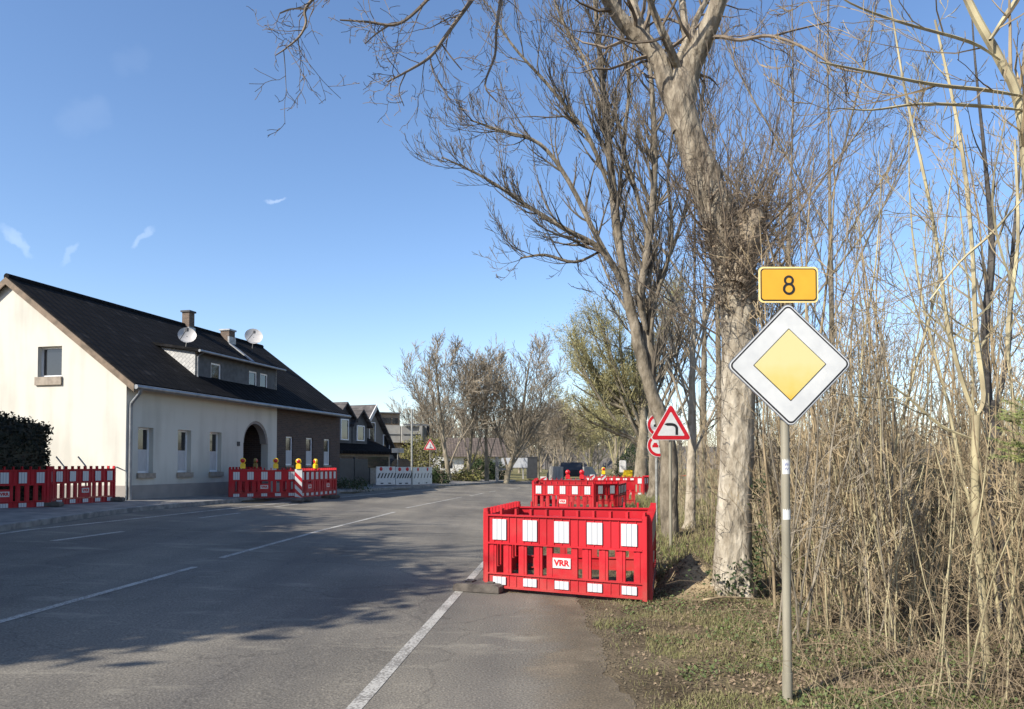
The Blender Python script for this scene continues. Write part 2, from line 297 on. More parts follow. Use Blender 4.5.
def tiles(name, c1, c2, row=.34, col=.3, c3=None):
    m, n, l, p = nodes(name); t = n.new('ShaderNodeTexCoord'); sp = n.new('ShaderNodeSeparateXYZ'); l.new(t.outputs['Object'], sp.inputs[0])
    def saw(out, per, amp):
        a = n.new('ShaderNodeMath'); a.operation = 'DIVIDE'; a.inputs[1].default_value = per; l.new(out, a.inputs[0])
        f = n.new('ShaderNodeMath'); f.operation = 'FRACT'; l.new(a.outputs[0], f.inputs[0]); return f.outputs[0]
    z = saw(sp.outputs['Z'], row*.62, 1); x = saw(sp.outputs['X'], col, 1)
    s = n.new('ShaderNodeMath'); s.operation = 'SINE'; s2 = n.new('ShaderNodeMath'); s2.operation = 'MULTIPLY'; s2.inputs[1].default_value = 6.283; l.new(x, s2.inputs[0]); l.new(s2.outputs[0], s.inputs[0])
    h = n.new('ShaderNodeMath'); h.operation = 'MULTIPLY_ADD'; h.inputs[1].default_value = -3.0; l.new(z, h.inputs[0]); l.new(s.outputs[0], h.inputs[2])
    b = n.new('ShaderNodeBump'); b.inputs['Distance'].default_value = .012; l.new(h.outputs[0], b.inputs['Height']); l.new(b.outputs[0], p.inputs['Normal'])
    nt = n.new('ShaderNodeTexNoise'); nt.inputs['Scale'].default_value = 2.2; nt.inputs['Detail'].default_value = 8; l.new(t.outputs['Object'], nt.inputs[0])
    r = ramp(n, [(.3, c2), (.62, c1), (.74, tuple(v*1.8+.004 for v in c1))]); l.new(nt.outputs[0], r.inputs[0])
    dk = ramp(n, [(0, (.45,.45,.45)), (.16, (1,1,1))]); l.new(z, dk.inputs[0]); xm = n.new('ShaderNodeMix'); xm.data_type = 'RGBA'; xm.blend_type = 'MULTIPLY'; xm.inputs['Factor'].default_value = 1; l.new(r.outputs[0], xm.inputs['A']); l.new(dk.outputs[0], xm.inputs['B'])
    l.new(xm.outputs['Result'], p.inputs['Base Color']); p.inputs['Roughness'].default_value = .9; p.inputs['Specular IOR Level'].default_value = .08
    return m
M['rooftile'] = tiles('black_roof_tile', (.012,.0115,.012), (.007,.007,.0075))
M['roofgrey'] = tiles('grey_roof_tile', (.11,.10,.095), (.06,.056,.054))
M['roofred'] = tiles('brown_roof_tile', (.125,.10,.085), (.085,.07,.06))
def slates():
    m, n, l, p = nodes('pale_slate_cladding'); t = n.new('ShaderNodeTexCoord'); mp = n.new('ShaderNodeMapping'); mp.inputs['Rotation'].default_value = (.7, 0, 0); l.new(t.outputs['Object'], mp.inputs[0])
    b = n.new('ShaderNodeTexBrick'); sp = n.new('ShaderNodeSeparateXYZ'); l.new(mp.outputs[0], sp.inputs[0]); cb = n.new('ShaderNodeCombineXYZ'); l.new(sp.outputs['Y'], cb.inputs['X']); l.new(sp.outputs['Z'], cb.inputs['Y']); l.new(cb.outputs[0], b.inputs['Vector'])
    b.inputs['Scale'].default_value = 4.5; b.inputs['Color1'].default_value = (.50,.49,.46,1); b.inputs['Color2'].default_value = (.36,.355,.34,1); b.inputs['Mortar'].default_value = (.18,.18,.18,1); b.inputs['Mortar Size'].default_value = .03; b.inputs['Row Height'].default_value = .5; b.inputs['Brick Width'].default_value = 1
    l.new(b.outputs['Color'], p.inputs['Base Color']); p.inputs['Roughness'].default_value = .5
    return m
M['paleslate'] = slates()
def bark(name, light, mid, darkc, scale=6, patch=.5, bump=.02):
    m, n, l, p = nodes(name); t = n.new('ShaderNodeTexCoord'); mp = n.new('ShaderNodeMapping'); mp.inputs['Scale'].default_value = (1, 1, .45); l.new(t.outputs['Object'], mp.inputs[0])
    a = n.new('ShaderNodeTexNoise'); a.inputs['Scale'].default_value = scale; a.inputs['Detail'].default_value = 9; a.inputs['Roughness'].default_value = .65; l.new(mp.outputs[0], a.inputs[0])
    r = ramp(n, [(patch-.18, darkc), (patch-.02, mid), (patch+.14, light)]); l.new(a.outputs[0], r.inputs[0])
    l.new(r.outputs[0], p.inputs['Base Color']); p.inputs['Roughness'].default_value = .9; p.inputs['Specular IOR Level'].default_value = .2
    c = n.new('ShaderNodeTexNoise'); c.inputs['Scale'].default_value = scale*3.2; c.inputs['Detail'].default_value = 7; l.new(mp.outputs[0], c.inputs[0])
    b = n.new('ShaderNodeBump'); b.inputs['Distance'].default_value = bump; l.new(c.outputs[0], b.inputs['Height']); l.new(b.outputs[0], p.inputs['Normal'])
    return m
M['barkA'] = bark('pale_bark', (.43,.375,.29), (.31,.265,.20), (.11,.09,.064), 6, .47, .035)
def pollard_bark():
    m, n, l, p = nodes('pollard_bark'); t = n.new('ShaderNodeTexCoord'); mp = n.new('ShaderNodeMapping'); mp.inputs['Scale'].default_value = (1, 1, .4); l.new(t.outputs['Object'], mp.inputs[0])
    a = n.new('ShaderNodeTexNoise'); a.inputs['Scale'].default_value = 7; a.inputs['Detail'].default_value = 10; a.inputs['Roughness'].default_value = .68; l.new(mp.outputs[0], a.inputs[0])
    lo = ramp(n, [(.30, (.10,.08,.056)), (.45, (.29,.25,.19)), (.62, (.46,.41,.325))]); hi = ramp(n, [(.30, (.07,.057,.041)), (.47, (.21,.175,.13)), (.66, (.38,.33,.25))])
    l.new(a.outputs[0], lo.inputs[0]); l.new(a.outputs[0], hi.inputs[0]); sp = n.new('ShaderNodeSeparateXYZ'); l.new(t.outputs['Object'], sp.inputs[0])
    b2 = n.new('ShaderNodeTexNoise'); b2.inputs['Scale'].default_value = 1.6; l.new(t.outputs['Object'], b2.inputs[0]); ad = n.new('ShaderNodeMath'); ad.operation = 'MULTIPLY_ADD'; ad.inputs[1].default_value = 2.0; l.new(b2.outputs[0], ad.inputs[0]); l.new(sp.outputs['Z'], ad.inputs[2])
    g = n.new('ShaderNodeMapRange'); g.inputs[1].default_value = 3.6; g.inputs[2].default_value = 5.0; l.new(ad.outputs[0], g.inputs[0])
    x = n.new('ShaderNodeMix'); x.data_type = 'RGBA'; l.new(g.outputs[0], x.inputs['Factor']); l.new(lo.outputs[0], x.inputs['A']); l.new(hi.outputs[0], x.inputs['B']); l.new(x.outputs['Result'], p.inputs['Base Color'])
    v = n.new('ShaderNodeTexVoronoi'); v.inputs['Scale'].default_value = 16; l.new(mp.outputs[0], v.inputs['Vector']); mm = n.new('ShaderNodeMath'); mm.operation = 'MULTIPLY_ADD'; mm.inputs[1].default_value = .5; l.new(v.outputs['Distance'], mm.inputs[0]); l.new(a.outputs[0], mm.inputs[2])
    b = n.new('ShaderNodeBump'); b.inputs['Distance'].default_value = .05; l.new(mm.outputs[0], b.inputs['Height']); l.new(b.outputs[0], p.inputs['Normal']); p.inputs['Roughness'].default_value = .92; p.inputs['Specular IOR Level'].default_value = .15
    return m
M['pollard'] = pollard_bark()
M['limbA'] = bark('limb_bark', (.36,.30,.22), (.25,.205,.15), (.12,.095,.07), 9, .5, .02)
M['twigA'] = mat('twig_bark', (.20,.155,.11), (.11,.085,.062), 5, .9)
M['barkB'] = bark('grey_bark', (.27,.23,.175), (.165,.138,.10), (.07,.058,.043), 5, .5, .03)
M['twigB'] = mat('grey_twig', (.15,.125,.092), (.085,.07,.053), 3, .9)
M['barkC'] = bark('distant_bark', (.30,.26,.19), (.20,.17,.12), (.10,.085,.06), 3, .5, .02)
M['twigC'] = mat('distant_twig', (.30,.25,.18), (.18,.148,.105), 1, .95)
M['twigG'] = mat('budding_twig', (.34,.30,.15), (.22,.20,.10), 1, .95)
M['sapY'] = mat('yellow_sapling_bark', (.42,.365,.215), (.21,.175,.105), 7, .8, stretch=(1,1,.5))
M['sapB'] = mat('brown_sapling_bark', (.38,.295,.175), (.155,.115,.067), 7, .85, stretch=(1,1,.4))
M['sapG'] = mat('grey_sapling_bark', (.28,.24,.18), (.13,.11,.08), 7, .85)
M['bark_dark'] = mat('dark_bark', (.09,.08,.07), (.045,.04,.035), 8, .9, .01)
def leafmat(name, c1, c2):
    m = mat(name, c1, c2, 3, .6, spec=.25); return m
M['leaf'] = leafmat('dark_evergreen_leaf', (.045,.07,.02), (.02,.035,.012))
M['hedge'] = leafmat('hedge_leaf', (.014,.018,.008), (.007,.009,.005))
M['bud'] = leafmat('spring_bud', (.34,.31,.13), (.23,.21,.09))
M['shrub'] = leafmat('shrub_leaf', (.22,.20,.06), (.12,.12,.04))
M['grass'] = mat('grass_blade', (.15,.17,.055), (.23,.195,.10), .9, .7, spec=.2)
M['drygrass'] = mat('dry_grass', (.36,.29,.17), (.22,.17,.10), .8, .85)
M['litter'] = mat('dead_leaf', (.27,.195,.12), (.11,.078,.05), 4, .85)
M['bramble'] = mat('bramble_stem', (.28,.215,.13), (.12,.088,.055), 1.2, .9)
M['wood_far'] = mat('distant_wood', (.15,.13,.11), (.10,.095,.09), .3, 1)

# ------------------------------------------------------------------ ground, road, pavement
def interp(tab, y):
    if y <= tab[0][0]: return tab[0][1]
    for (a, b), (c, d) in zip(tab, tab[1:]):
        if y <= c:
            t = (y-a)/(c-a); return b+(d-b)*t
    return tab[-1][1]
KERB = [(-30,-8.4),(0,-9.2),(10,-9.5),(14,-9.63),(17,-9.85),(19.1,-9.9),(21,-9.65),(23,-9.25),(27,-8.6),(32.5,-7.45),(37,-6.2),(42.6,-4.2),(50,-1.6),(56,.3),(61,1.6),(70,4.5),(85,10)]
kerbx = lambda y: sum(interp(KERB, y+d) for d in (-1.5,-.75,0,.75,1.5))/5
def linex(y):
    b = -1.48+.083*y
    return b+(.0035*(y-20)**2 if y > 20 else 0)
def fbm(x, y, s=1, seed=0): return mnoise.fractal(Vector((x*s, y*s, seed)), 1, 2, 4)
def asph_r(y):
    t = min(max((y-9.35)/.25, 0), 1)
    return (.80+.10*fbm(0, y, 1.1)+.04*fbm(5, y, 5)+.05*fbm(9, y, 13))*(1-t)+(linex(y)+.22)*t
def smooth(a, b, x):
    t = min(max((x-a)/(b-a), 0), 1); return t*t*(3-2*t)
def verge_x(y): return asph_r(y)+.04
def gz(x, y):
    z = zg(x, y)-.004
    v = x-verge_x(y)
    r = asph_r(y)
    if v > 0 and y < 90:
        z += smooth(0, .9, v)*(.015+.035*fbm(x, y, 1.3))+smooth(1.6, 6, v)*.15*(1+fbm(x, y, .25, 3))
        # dug trench behind the near barrier box and along the old path, with a sandy heap beside it
        tr = smooth(9.6, 9.9, y)*(1-smooth(30, 33, y))*smooth(.1, .45, x-(linex(y)+.3))*(1-smooth(2.0, 2.6, x-linex(y)-.3))
        z -= .32*tr*(1+.3*fbm(x, y, 2, 9))
        hp = math.exp(-(((x-2.45)/.38)**2+((y-9.95)/.8)**2)); z += .30*hp*(1+.5*fbm(x, y, 3, 5))
    elif r-.16 > x > kerbx(y)+.02 and y < 90: z -= .06
    if kerbx(y) >= x and y < 85: z += .05
    return z
def grid(name, xs, ys, fn, m, kind='structure'):
    vs = [(x, y, fn(x, y)) for y in ys for x in xs]; nx = len(xs)
    fs = [(j*nx+i, j*nx+i+1, (j+1)*nx+i+1, (j+1)*nx+i) for j in range(len(ys)-1) for i in range(nx-1)]
    me = bpy.data.meshes.new(name); me.from_pydata(vs, [], fs); me.shade_smooth(); me.materials.append(m)
    return tag(link(bpy.data.objects.new(name, me)), kind=kind)
def arange(a, b, s): return [a+i*s for i in range(int(round((b-a)/s))+1)]
xs = [-3000,-1200,-500,-250,-140,-80,-50]+arange(-36,-2,1.5)+arange(-1.6,6,.1)+arange(6.5,14,.5)+arange(16,50,3)+[70,120,250,500,1200,3000]
ys = [-200,-60,-30,-12,-4,0,2,3,4]+arange(4.4,16,.1)+arange(16.3,34,.4)+arange(35,90,1.5)+[100,120,150,200,300,500,900,1800,4000]
ground = grid('ground', xs, ys, gz, None)
def ground_mat():
    m, n, l, p = nodes('ground'); t = n.new('ShaderNodeTexCoord'); src = t.outputs['Object']
    a = n.new('ShaderNodeTexNoise'); a.inputs['Scale'].default_value = 1.4; a.inputs['Detail'].default_value = 10; a.inputs['Roughness'].default_value = .65; l.new(src, a.inputs[0])
    f = n.new('ShaderNodeTexNoise'); f.inputs['Scale'].default_value = 26; f.inputs['Detail'].default_value = 6; l.new(src, f.inputs[0])
    r = ramp(n, [(.32, (.055,.043,.028)), (.5, (.115,.092,.058)), (.68, (.20,.16,.10))]); l.new(a.outputs[0], r.inputs[0])
    r2 = ramp(n, [(.3, (.55,.55,.55)), (.7, (1.45,1.4,1.3))]); l.new(f.outputs[0], r2.inputs[0])
    x = n.new('ShaderNodeMix'); x.data_type = 'RGBA'; x.blend_type = 'MULTIPLY'; x.inputs['Factor'].default_value = 1; l.new(r.outputs[0], x.inputs['A']); l.new(r2.outputs[0], x.inputs['B'])
    # sandy spoil around the heap
    def sph(cx, cy, rad):
        v = n.new('ShaderNodeVectorMath'); v.operation = 'DISTANCE'; v.inputs[1].default_value = (cx, cy, .1); l.new(src, v.inputs[0])
        mr = n.new('ShaderNodeMapRange'); mr.inputs[1].default_value = rad; mr.inputs[2].default_value = rad*.45; l.new(v.outputs['Value'], mr.inputs[0]); return mr.outputs[0]
    s = sph(2.4, 9.9, 1.25); mm = n.new('ShaderNodeMath'); mm.operation = 'MULTIPLY'; l.new(s, mm.inputs[0]); rr = ramp(n, [(.40, (0,0,0)), (.55, (1,1,1))]); l.new(a.outputs[0], rr.inputs[0]); l.new(rr.outputs[0], mm.inputs[1])
    y = n.new('ShaderNodeMix'); y.data_type = 'RGBA'; l.new(mm.outputs[0], y.inputs['Factor']); l.new(x.outputs['Result'], y.inputs['A']); y.inputs['B'].default_value = (.36,.28,.17,1)
    # trodden bare dirt beside the old cycle path
    spx = n.new('ShaderNodeSeparateXYZ'); l.new(src, spx.inputs[0])
    bx_ = n.new('ShaderNodeMath'); bx_.operation = 'MULTIPLY_ADD'; bx_.inputs[1].default_value = -1.1; l.new(a.outputs[0], bx_.inputs[0]); l.new(spx.outputs['X'], bx_.inputs[2])
    bm_ = n.new('ShaderNodeMapRange'); bm_.inputs[1].default_value = 1.0; bm_.inputs[2].default_value = .45; l.new(bx_.outputs[0], bm_.inputs[0])
    by_ = n.new('ShaderNodeMapRange'); by_.inputs[1].default_value = 10; by_.inputs[2].default_value = 9; l.new(spx.outputs['Y'], by_.inputs[0]); bz_ = n.new('ShaderNodeMath'); bz_.operation = 'MULTIPLY'; l.new(bm_.outputs[0], bz_.inputs[0]); l.new(by_.outputs[0], bz_.inputs[1])
    rt_ = ramp(n, [(.3, (.058,.045,.028)), (.5, (.112,.088,.057)), (.72, (.19,.15,.10))]); l.new(a.outputs[0], rt_.inputs[0])
    yb = n.new('ShaderNodeMix'); yb.data_type = 'RGBA'; l.new(bz_.outputs[0], yb.inputs['Factor']); l.new(y.outputs['Result'], yb.inputs['A']); l.new(rt_.outputs[0], yb.inputs['B']); y = yb
    # far fields: ochre grass
    sp = n.new('ShaderNodeSeparateXYZ'); l.new(src, sp.inputs[0]); fr = n.new('ShaderNodeMapRange'); fr.inputs[1].default_value = 34; fr.inputs[2].default_value = 60; l.new(sp.outputs['Y'], fr.inputs[0])
    fx = n.new('ShaderNodeMapRange'); fx.inputs[1].default_value = 12; fx.inputs[2].default_value = 20; l.new(sp.outputs['X'], fx.inputs[0])
    mxx = n.new('ShaderNodeMath'); mxx.operation = 'MAXIMUM'; l.new(fr.outputs[0], mxx.inputs[0]); l.new(fx.outputs[0], mxx.inputs[1])
    fld = ramp(n, [(.35, (.13,.125,.05)), (.65, (.24,.20,.10))]); l.new(a.outputs[0], fld.inputs[0])
    z = n.new('ShaderNodeMix'); z.data_type = 'RGBA'; l.new(mxx.outputs[0], z.inputs['Factor']); l.new(y.outputs['Result'], z.inputs['A']); l.new(fld.outputs[0], z.inputs['B'])
    l.new(z.outputs['Result'], p.inputs['Base Color']); p.inputs['Roughness'].default_value = 1; p.inputs['Specular IOR Level'].default_value = .1
    b = n.new('ShaderNodeBump'); b.inputs['Distance'].default_value = .03; l.new(f.outputs[0], b.inputs['Height']); l.new(b.outputs[0], p.inputs['Normal'])
    return m
ground.data.materials.clear(); ground.data.materials.append(ground_mat())
def strip(name, L, R, ys, m, dz=0, n=14, wob=0, kind='structure'):
    vs, fs = [], []
    for y in ys:
        a, b = L(y), R(y)
        for i in range(n+1):
            x = a+(b-a)*i/n; vs.append((x, y, zg(x, y)+dz))
    for j in range(len(ys)-1):
        for i in range(n): fs.append((j*(n+1)+i, j*(n+1)+i+1, (j+1)*(n+1)+i+1, (j+1)*(n+1)+i))
    me = bpy.data.meshes.new(name); me.from_pydata(vs, [], fs); me.shade_smooth(); me.materials.append(m)
    return tag(link(bpy.data.objects.new(name, me)), kind=kind)
def zroad(x, y): return zg(x, y)
ysr = arange(-30, 4, 2)+arange(4.2, 9.72, .06)+arange(9.8, 12, .2)+arange(12.5, 90, .75)
strip('road', kerbx, asph_r, ysr, M['asphalt'], 0, 40)
# far junction where a side street leaves to the left
strip('side_street', lambda y: -30, lambda y: kerbx(y)+.01, arange(57, 66, 1), M['asphalt'], .004, 30)
# worn, dirt-covered right edge of the old cycle path
def worn(y): return asph_r(min(y, 9.2))
strip('pavement', lambda y: kerbx(y)-3.6, lambda y: kerbx(y)-.14, arange(-10, 57, .75), M['pave'], .12, 10)
kb = MB()
ky = arange(-6, 56, .5)
for y0, y1 in zip(ky, ky[1:]):
    x0, x1 = kerbx(y0), kerbx(y1); v = []
    for (x, y) in ((x0, y0+.004), (x1, y1-.004)):
        z = zg(x, y); v += [(x, y, z-.1), (x, y, z+.115), (x-.02, y, z+.128), (x-.15, y, z+.128), (x-.15, y, z-.1)]
    kb.add(v, [(0,1,6,5),(1,2,7,6),(2,3,8,7),(3,4,9,8),(4,3,2,1,0),(5,6,7,8,9)])
tag(kb.build('kerb', M['kerb']), kind='structure')
# painted lines
def line(name, pts, w, dz=.004):
    mb = MB(); n = len(pts)
    for i in range(n-1):
        (xa, ya), (xb, yb) = pts[i], pts[i+1]; k = max(1, int((yb-ya)/.7))
        for j in range(k):
            q = []
            for t in (j/k, (j+1)/k):
                x = xa+(xb-xa)*t; y = ya+(yb-ya)*t; q += [(x-w/2, y, zg(x-w/2, y)+dz), (x+w/2, y, zg(x+w/2, y)+dz)]
            mb.add(q, [(0,1,3,2)])
    return tag(mb.build(name, M['paint'], recalc=False), kind='structure')
for a in ([(-4.9,1.6),(-4.86,5),(-4.84,7.03),(-4.58,10.74)], [(-4.6,11.75),(-4.25,16.5),(-3.61,22.9)], [(-3.55,24.86),(-2.9,29),(-2.24,33.2)], [(-1.94,34.3),(-1.42,37.7)], [(-1.21,38.97),(-.87,40.4)], [(-.2,43.6),(.5,46)], [(1.4,49.5),(2.4,52.5)]):
    line('centre_line', a, .10)
line('edge_line', [(linex(y), y) for y in arange(1, 60, 1)], .11)
line('left_edge_line', [(-9.2,4),(-9.42,12),(-9.40,14.5),(-8.96,17.0),(-8.5,20.09),(-7.67,24.93),(-6.6,30.3),(-5.4,35.2),(-3.2,42)], .12)
for a in ([(-8.02,12.95),(-7.76,14.8)], [(-7.72,18.35),(-7.44,20.29)], [(-7.37,22.97),(-7.12,24.7)], [(-8.2,7.5),(-8.1,9.5)]):
    line('cycle_lane_line', a, .12)

# ------------------------------------------------------------------ near house
HZ = .59
H = empty('cream_house', (-11.369, 21.774, HZ), math.atan2(.9737, .2277), 'cream rendered house with black tiled roof, slate dormer and dark brick far half', 'house')
EZ, RZ, HV, HL, BU = 3.56, 6.70, 4.27, 13.87, 8.27
sl = (RZ-EZ)/HV
fac = lambda p, q, t: (p, t, q)      # facade: p=u, q=z, t=v
gab = lambda p, q, t: (t, p, q)      # gable: p=v, q=z, t=u
T = .30
wins = [(.50,1.16,.78,2.17),(2.30,2.96,.78,2.17),(3.96,4.62,.78,2.17)]
AU0, AU1, ASP, ATOP = 5.95, 7.62, 1.85, 2.70
w = MB()
edges = [.0]
u = T
for (a, b, c, d) in wins:
    w.prism([(u, .42), (a, .42), (a, EZ), (u, EZ)], fac, 0, T)
    w.prism([(a, .42), (b, .42), (b, c), (a, c)], fac, 0, T); w.prism([(a, d), (b, d), (b, EZ), (a, EZ)], fac, 0, T)
    u = b
w.prism([(u, .42), (AU0, .42), (AU0, EZ), (u, EZ)], fac, 0, T)
n = 14; arc = [(AU0+(AU1-AU0)*(1-math.cos(math.pi*k/n))/2, ASP+(ATOP-ASP)*math.sin(math.pi*k/n)) for k in range(n+1)]
for (a, b), (c, d) in zip(arc, arc[1:]): w.prism([(a, b), (c, d), (c, EZ), (a, EZ)], fac, 0, T)
w.prism([(AU1, .42), (BU, .42), (BU, EZ), (AU1, EZ)], fac, 0, T)
w.build('front_wall', M['plaster'], H)
g = MB()
top = lambda v: EZ+sl*v if v < HV else EZ+sl*(2*HV-v)
GW = (2.30, 3.18, 3.70, 4.63)
for a, b in ((0, GW[0]), (GW[1], HV), (HV, 2*HV)): g.prism([(a, .42), (b, .42), (b, top(b)-.02), (a, top(a)-.02)], gab, 0, T)
g.prism([(GW[0], .42), (GW[1], .42), (GW[1], GW[2]), (GW[0], GW[2])], gab, 0, T)
g.prism([(GW[0], GW[3]), (GW[1], GW[3]), (GW[1], top(GW[1])-.02), (GW[0], top(GW[0])-.02)], gab, 0, T)
g.build('gable_wall', M['plaster'], H)
b = MB(); b.box(T, HL, 2*HV-T, 2*HV, 0, EZ); b.prism([(0, 0), (2*HV, 0), (2*HV, EZ), (HV, RZ-.02), (0, EZ)], gab, HL-T, HL-.003); b.build('rear_wall', M['brick'], H)
b = MB()
bw = [(8.98,9.55,1.0,2.2),(10.65,11.25,1.0,2.2),(12.28,12.88,1.0,2.2)]
u = BU
for (a, c, d, e) in bw:
    b.prism([(u, .3), (a, .3), (a, EZ), (u, EZ)], fac, .004, T); b.prism([(a, .3), (c, .3), (c, d), (a, d)], fac, .004, T); b.prism([(a, e), (c, e), (c, EZ), (a, EZ)], fac, .004, T); u = c
b.prism([(u, .3), (HL-T, .3), (HL-T, EZ), (u, EZ)], fac, .004, T); b.build('brick_front_wall', M['brick'], H)
p = MB(); p.box(-.02, AU0, -.02, T, -.4, .42); p.box(AU1, BU, -.02, T, -.4, .42); p.box(-.02, T, T, 2*HV, -.4, .42); p.box(BU, HL, -.01, T, -.4, .3); p.build('plinth', M['plinth'], H)
# porch recess
r = MB(); r.box(AU0-.2, AU1+.2, 1.5, 1.6, -.1, 2.9); r.box(AU0-.2, AU0-.1, T, 1.5, -.1, 2.9); r.box(AU1+.1, AU1+.2, T, 1.5, -.1, 2.9); r.box(AU0-.2, AU1+.2, T, 1.6, 2.9, 3.0); r.box(AU0-.2, AU1+.2, 0, 1.6, -.1, .15); r.build('porch', M['brick'], H)
d = MB(); d.box(AU0+.3, AU1-.35, 1.44, 1.498, .15, 2.2, b=0); dr = d.build('door', M['anthracite'], H); hd = MB(); hd.tube([(AU0+.42,1.40,1.0),(AU0+.42,1.40,1.35)], .015); hd.build('handle', M['steel'], dr)
am = MB()
for (a, z1), (c, z2) in zip(arc, arc[1:]):
    am.prism([(a, z1-.001), (c, z2-.001), ((c-6.785)*.9+6.785, (z2-ASP)*.88+ASP), ((a-6.785)*.9+6.785, (z1-ASP)*.88+ASP)], fac, .03, T)
am.build('arch_trim', M['plinth'], H)
def window(parent, fn, a, b, c, d, dep=.16, bars=1, curtain=True, surround=None):
    f = MB(); t = .06
    for q in ([(a,c),(a+t,c),(a+t,d),(a,d)], [(b-t,c),(b,c),(b,d),(b-t,d)], [(a+t,c),(b-t,c),(b-t,c+t),(a+t,c+t)], [(a+t,d-t),(b-t,d-t),(b-t,d),(a+t,d)]): f.prism(q, fn, dep, dep+.07)
    for k in range(1, bars):
        m_ = a+(b-a)*k/bars; f.prism([(m_-.03,c+t),(m_+.03,c+t),(m_+.03,d-t),(m_-.03,d-t)], fn, dep, dep+.07)
    W = f.build('window', M['upvc'], parent)
    MB().prism([(a+t,c+t),(b-t,c+t),(b-t,d-t),(a+t,d-t)], fn, dep+.03, dep+.04).build('pane', M['glass'], W)
    if curtain: MB().prism([(a+t,c+t),(b-t,c+t),(b-t,c+(d-c)*.52),(a+t,c+(d-c)*.52)], fn, dep+.022, dep+.029).build('curtain', M['curtain'], W)
    return W
for (a, b_, c, d_) in wins:
    W = window(H, fac, a, b_, c, d_)
    MB().prism([(a-.05,c-.16),(b_+.05,c-.16),(b_+.05,c),(a-.05,c)], fac, -.07, .16).build('sill', M['sill'], W)
for (a, b_, c, d_) in bw:
    W = window(H, fac, a, b_, c, d_, .06, curtain=True); MB().prism([(a-.05,c-.08),(b_+.05,c-.08),(b_+.05,c),(a-.05,c)], fac, -.05, .06).build('sill', M['sill'], W)
W = window(H, gab, *GW, .14, curtain=False); MB().prism([(GW[0]-.03,GW[2]-.25),(GW[1]+.05,GW[2]-.25),(GW[1]+.05,GW[2]),(GW[0]-.03,GW[2])], gab, -.06, .14).build('sill', M['sill'], W)
# roof slabs
OV, TH = .38, .13
R_ = MB()
pr = [(-OV, EZ-sl*OV+.02), (HV, RZ+.02), (HV, RZ+.02+TH), (-OV, EZ-sl*OV+.02+TH)]
R_.prism(pr, gab, -.12, HL+.12)
R_.prism([(2*HV-a, b_) for a, b_ in pr], gab, -.12, HL+.12)
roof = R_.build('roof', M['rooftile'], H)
rc = MB(); rc.tube([(-.13, HV, RZ+.13), (HL+.13, HV, RZ+.13)], .10, 10); rc.build('ridge_tiles', M['rooftile'], roof)
vb = MB()
vb.prism([(-OV-.01, EZ-sl*OV-.12), (HV, RZ-.12), (HV, RZ+.10), (-OV-.01, EZ-sl*OV+.10)], gab, -.165, -.123)
vb.prism([(2*HV-a, b_) for a, b_ in [(-OV-.01, EZ-sl*OV-.12), (HV, RZ-.12), (HV, RZ+.10), (-OV-.01, EZ-sl*OV+.10)]], gab, -.165, -.123)
vb.build('verge_board', M['wood'], roof)
gt = MB(); zz = EZ-sl*OV+.03
gt.tube([(-.15, -OV-.07, zz), (HL+.15, -OV-.07, zz)], .07, 10)
gt.build('gutter', M['zinc'], roof, True)
dp = MB(); dp.tube([(.05, -OV-.07, zz-.05), (.05, -OV-.05, zz-.16), (.10, -.10, zz-.45), (.10, -.08, zz-.6), (.10, -.08, .0)], .05, 10)
dp.build('downpipe', M['zinc'], H, True)
# annex at the far end (lower ridge)
an = MB(); AV = 3.5
an.prism([(1.6, 0), (2*AV-1.6, 0), (2*AV-1.6, 3.9), (AV, 5.42), (1.6, 3.9)], gab, HL+.01, HL+1.3); an.build('annex_wall', M['brick'], H)
an = MB(); q = [(1.35, 3.68), (AV, 5.46), (AV, 5.60), (1.35, 3.82)]; an.prism(q, gab, HL+.13, HL+1.5); an.prism([(2*AV-a, b_) for a, b_ in q], gab, HL+.13, HL+1.5); an.build('annex_roof', M['rooftile'], H)
# shed dormer
DV, DU0, DU1, DZT = .6, 3.95, 9.2, 5.0
dorm = MB(); zb = EZ+sl*DV+.1
dw = [(4.82,5.42,3.95,4.72),(7.22,7.78,3.95,4.72),(8.0,8.56,3.95,4.72)]
u = DU0
for (a, c, d_, e) in dw:
    dorm.prism([(u, zb-.1), (a, zb-.1), (a, DZT), (u, DZT)], fac, DV, DV+.12); dorm.prism([(a, zb-.1), (c, zb-.1), (c, d_), (a, d_)], fac, DV, DV+.12); dorm.prism([(a, e), (c, e), (c, DZT), (a, DZT)], fac, DV, DV+.12); u = c
dorm.prism([(u, zb-.1), (DU1, zb-.1), (DU1, DZT), (u, DZT)], fac, DV, DV+.12)
dfr = dorm.build('dormer', M['slate'], H)
ds = .16
vb_ = (DZT-ds*DV-EZ-.14)/(sl-ds)
for uu in (DU0-.02, DU1-.1):
    ck = MB(); ck.prism([(DV, zb-.1), (DV, DZT), (vb_+.2, DZT+ds*(vb_-DV)+.02), (vb_, EZ+sl*vb_)], gab, uu, uu+.12); ck.build('cheek', M['paleslate'], dfr)
dr_ = MB(); dr_.prism([(DV-.25, DZT-ds*.25), (vb_+.25, DZT+ds*(vb_+.25-DV)), (vb_+.25, DZT+ds*(vb_+.25-DV)+.09), (DV-.25, DZT-ds*.25+.10)], gab, DU0-.18, DU1+.18); dr_.build('dormer_roof', M['rooftile'], dfr)
dg = MB(); dg.tube([(DU0-.2, DV-.3, DZT-.02), (DU1+.2, DV-.3, DZT-.02)], .05, 8); dg.tube([(DU0+.03, DV-.3, DZT-.05), (DU0+.05, DV-.06, DZT-.2), (DU0+.05, DV-.06, zb)], .03, 8); dg.build('dormer_gutter', M['zinc'], dfr, True)
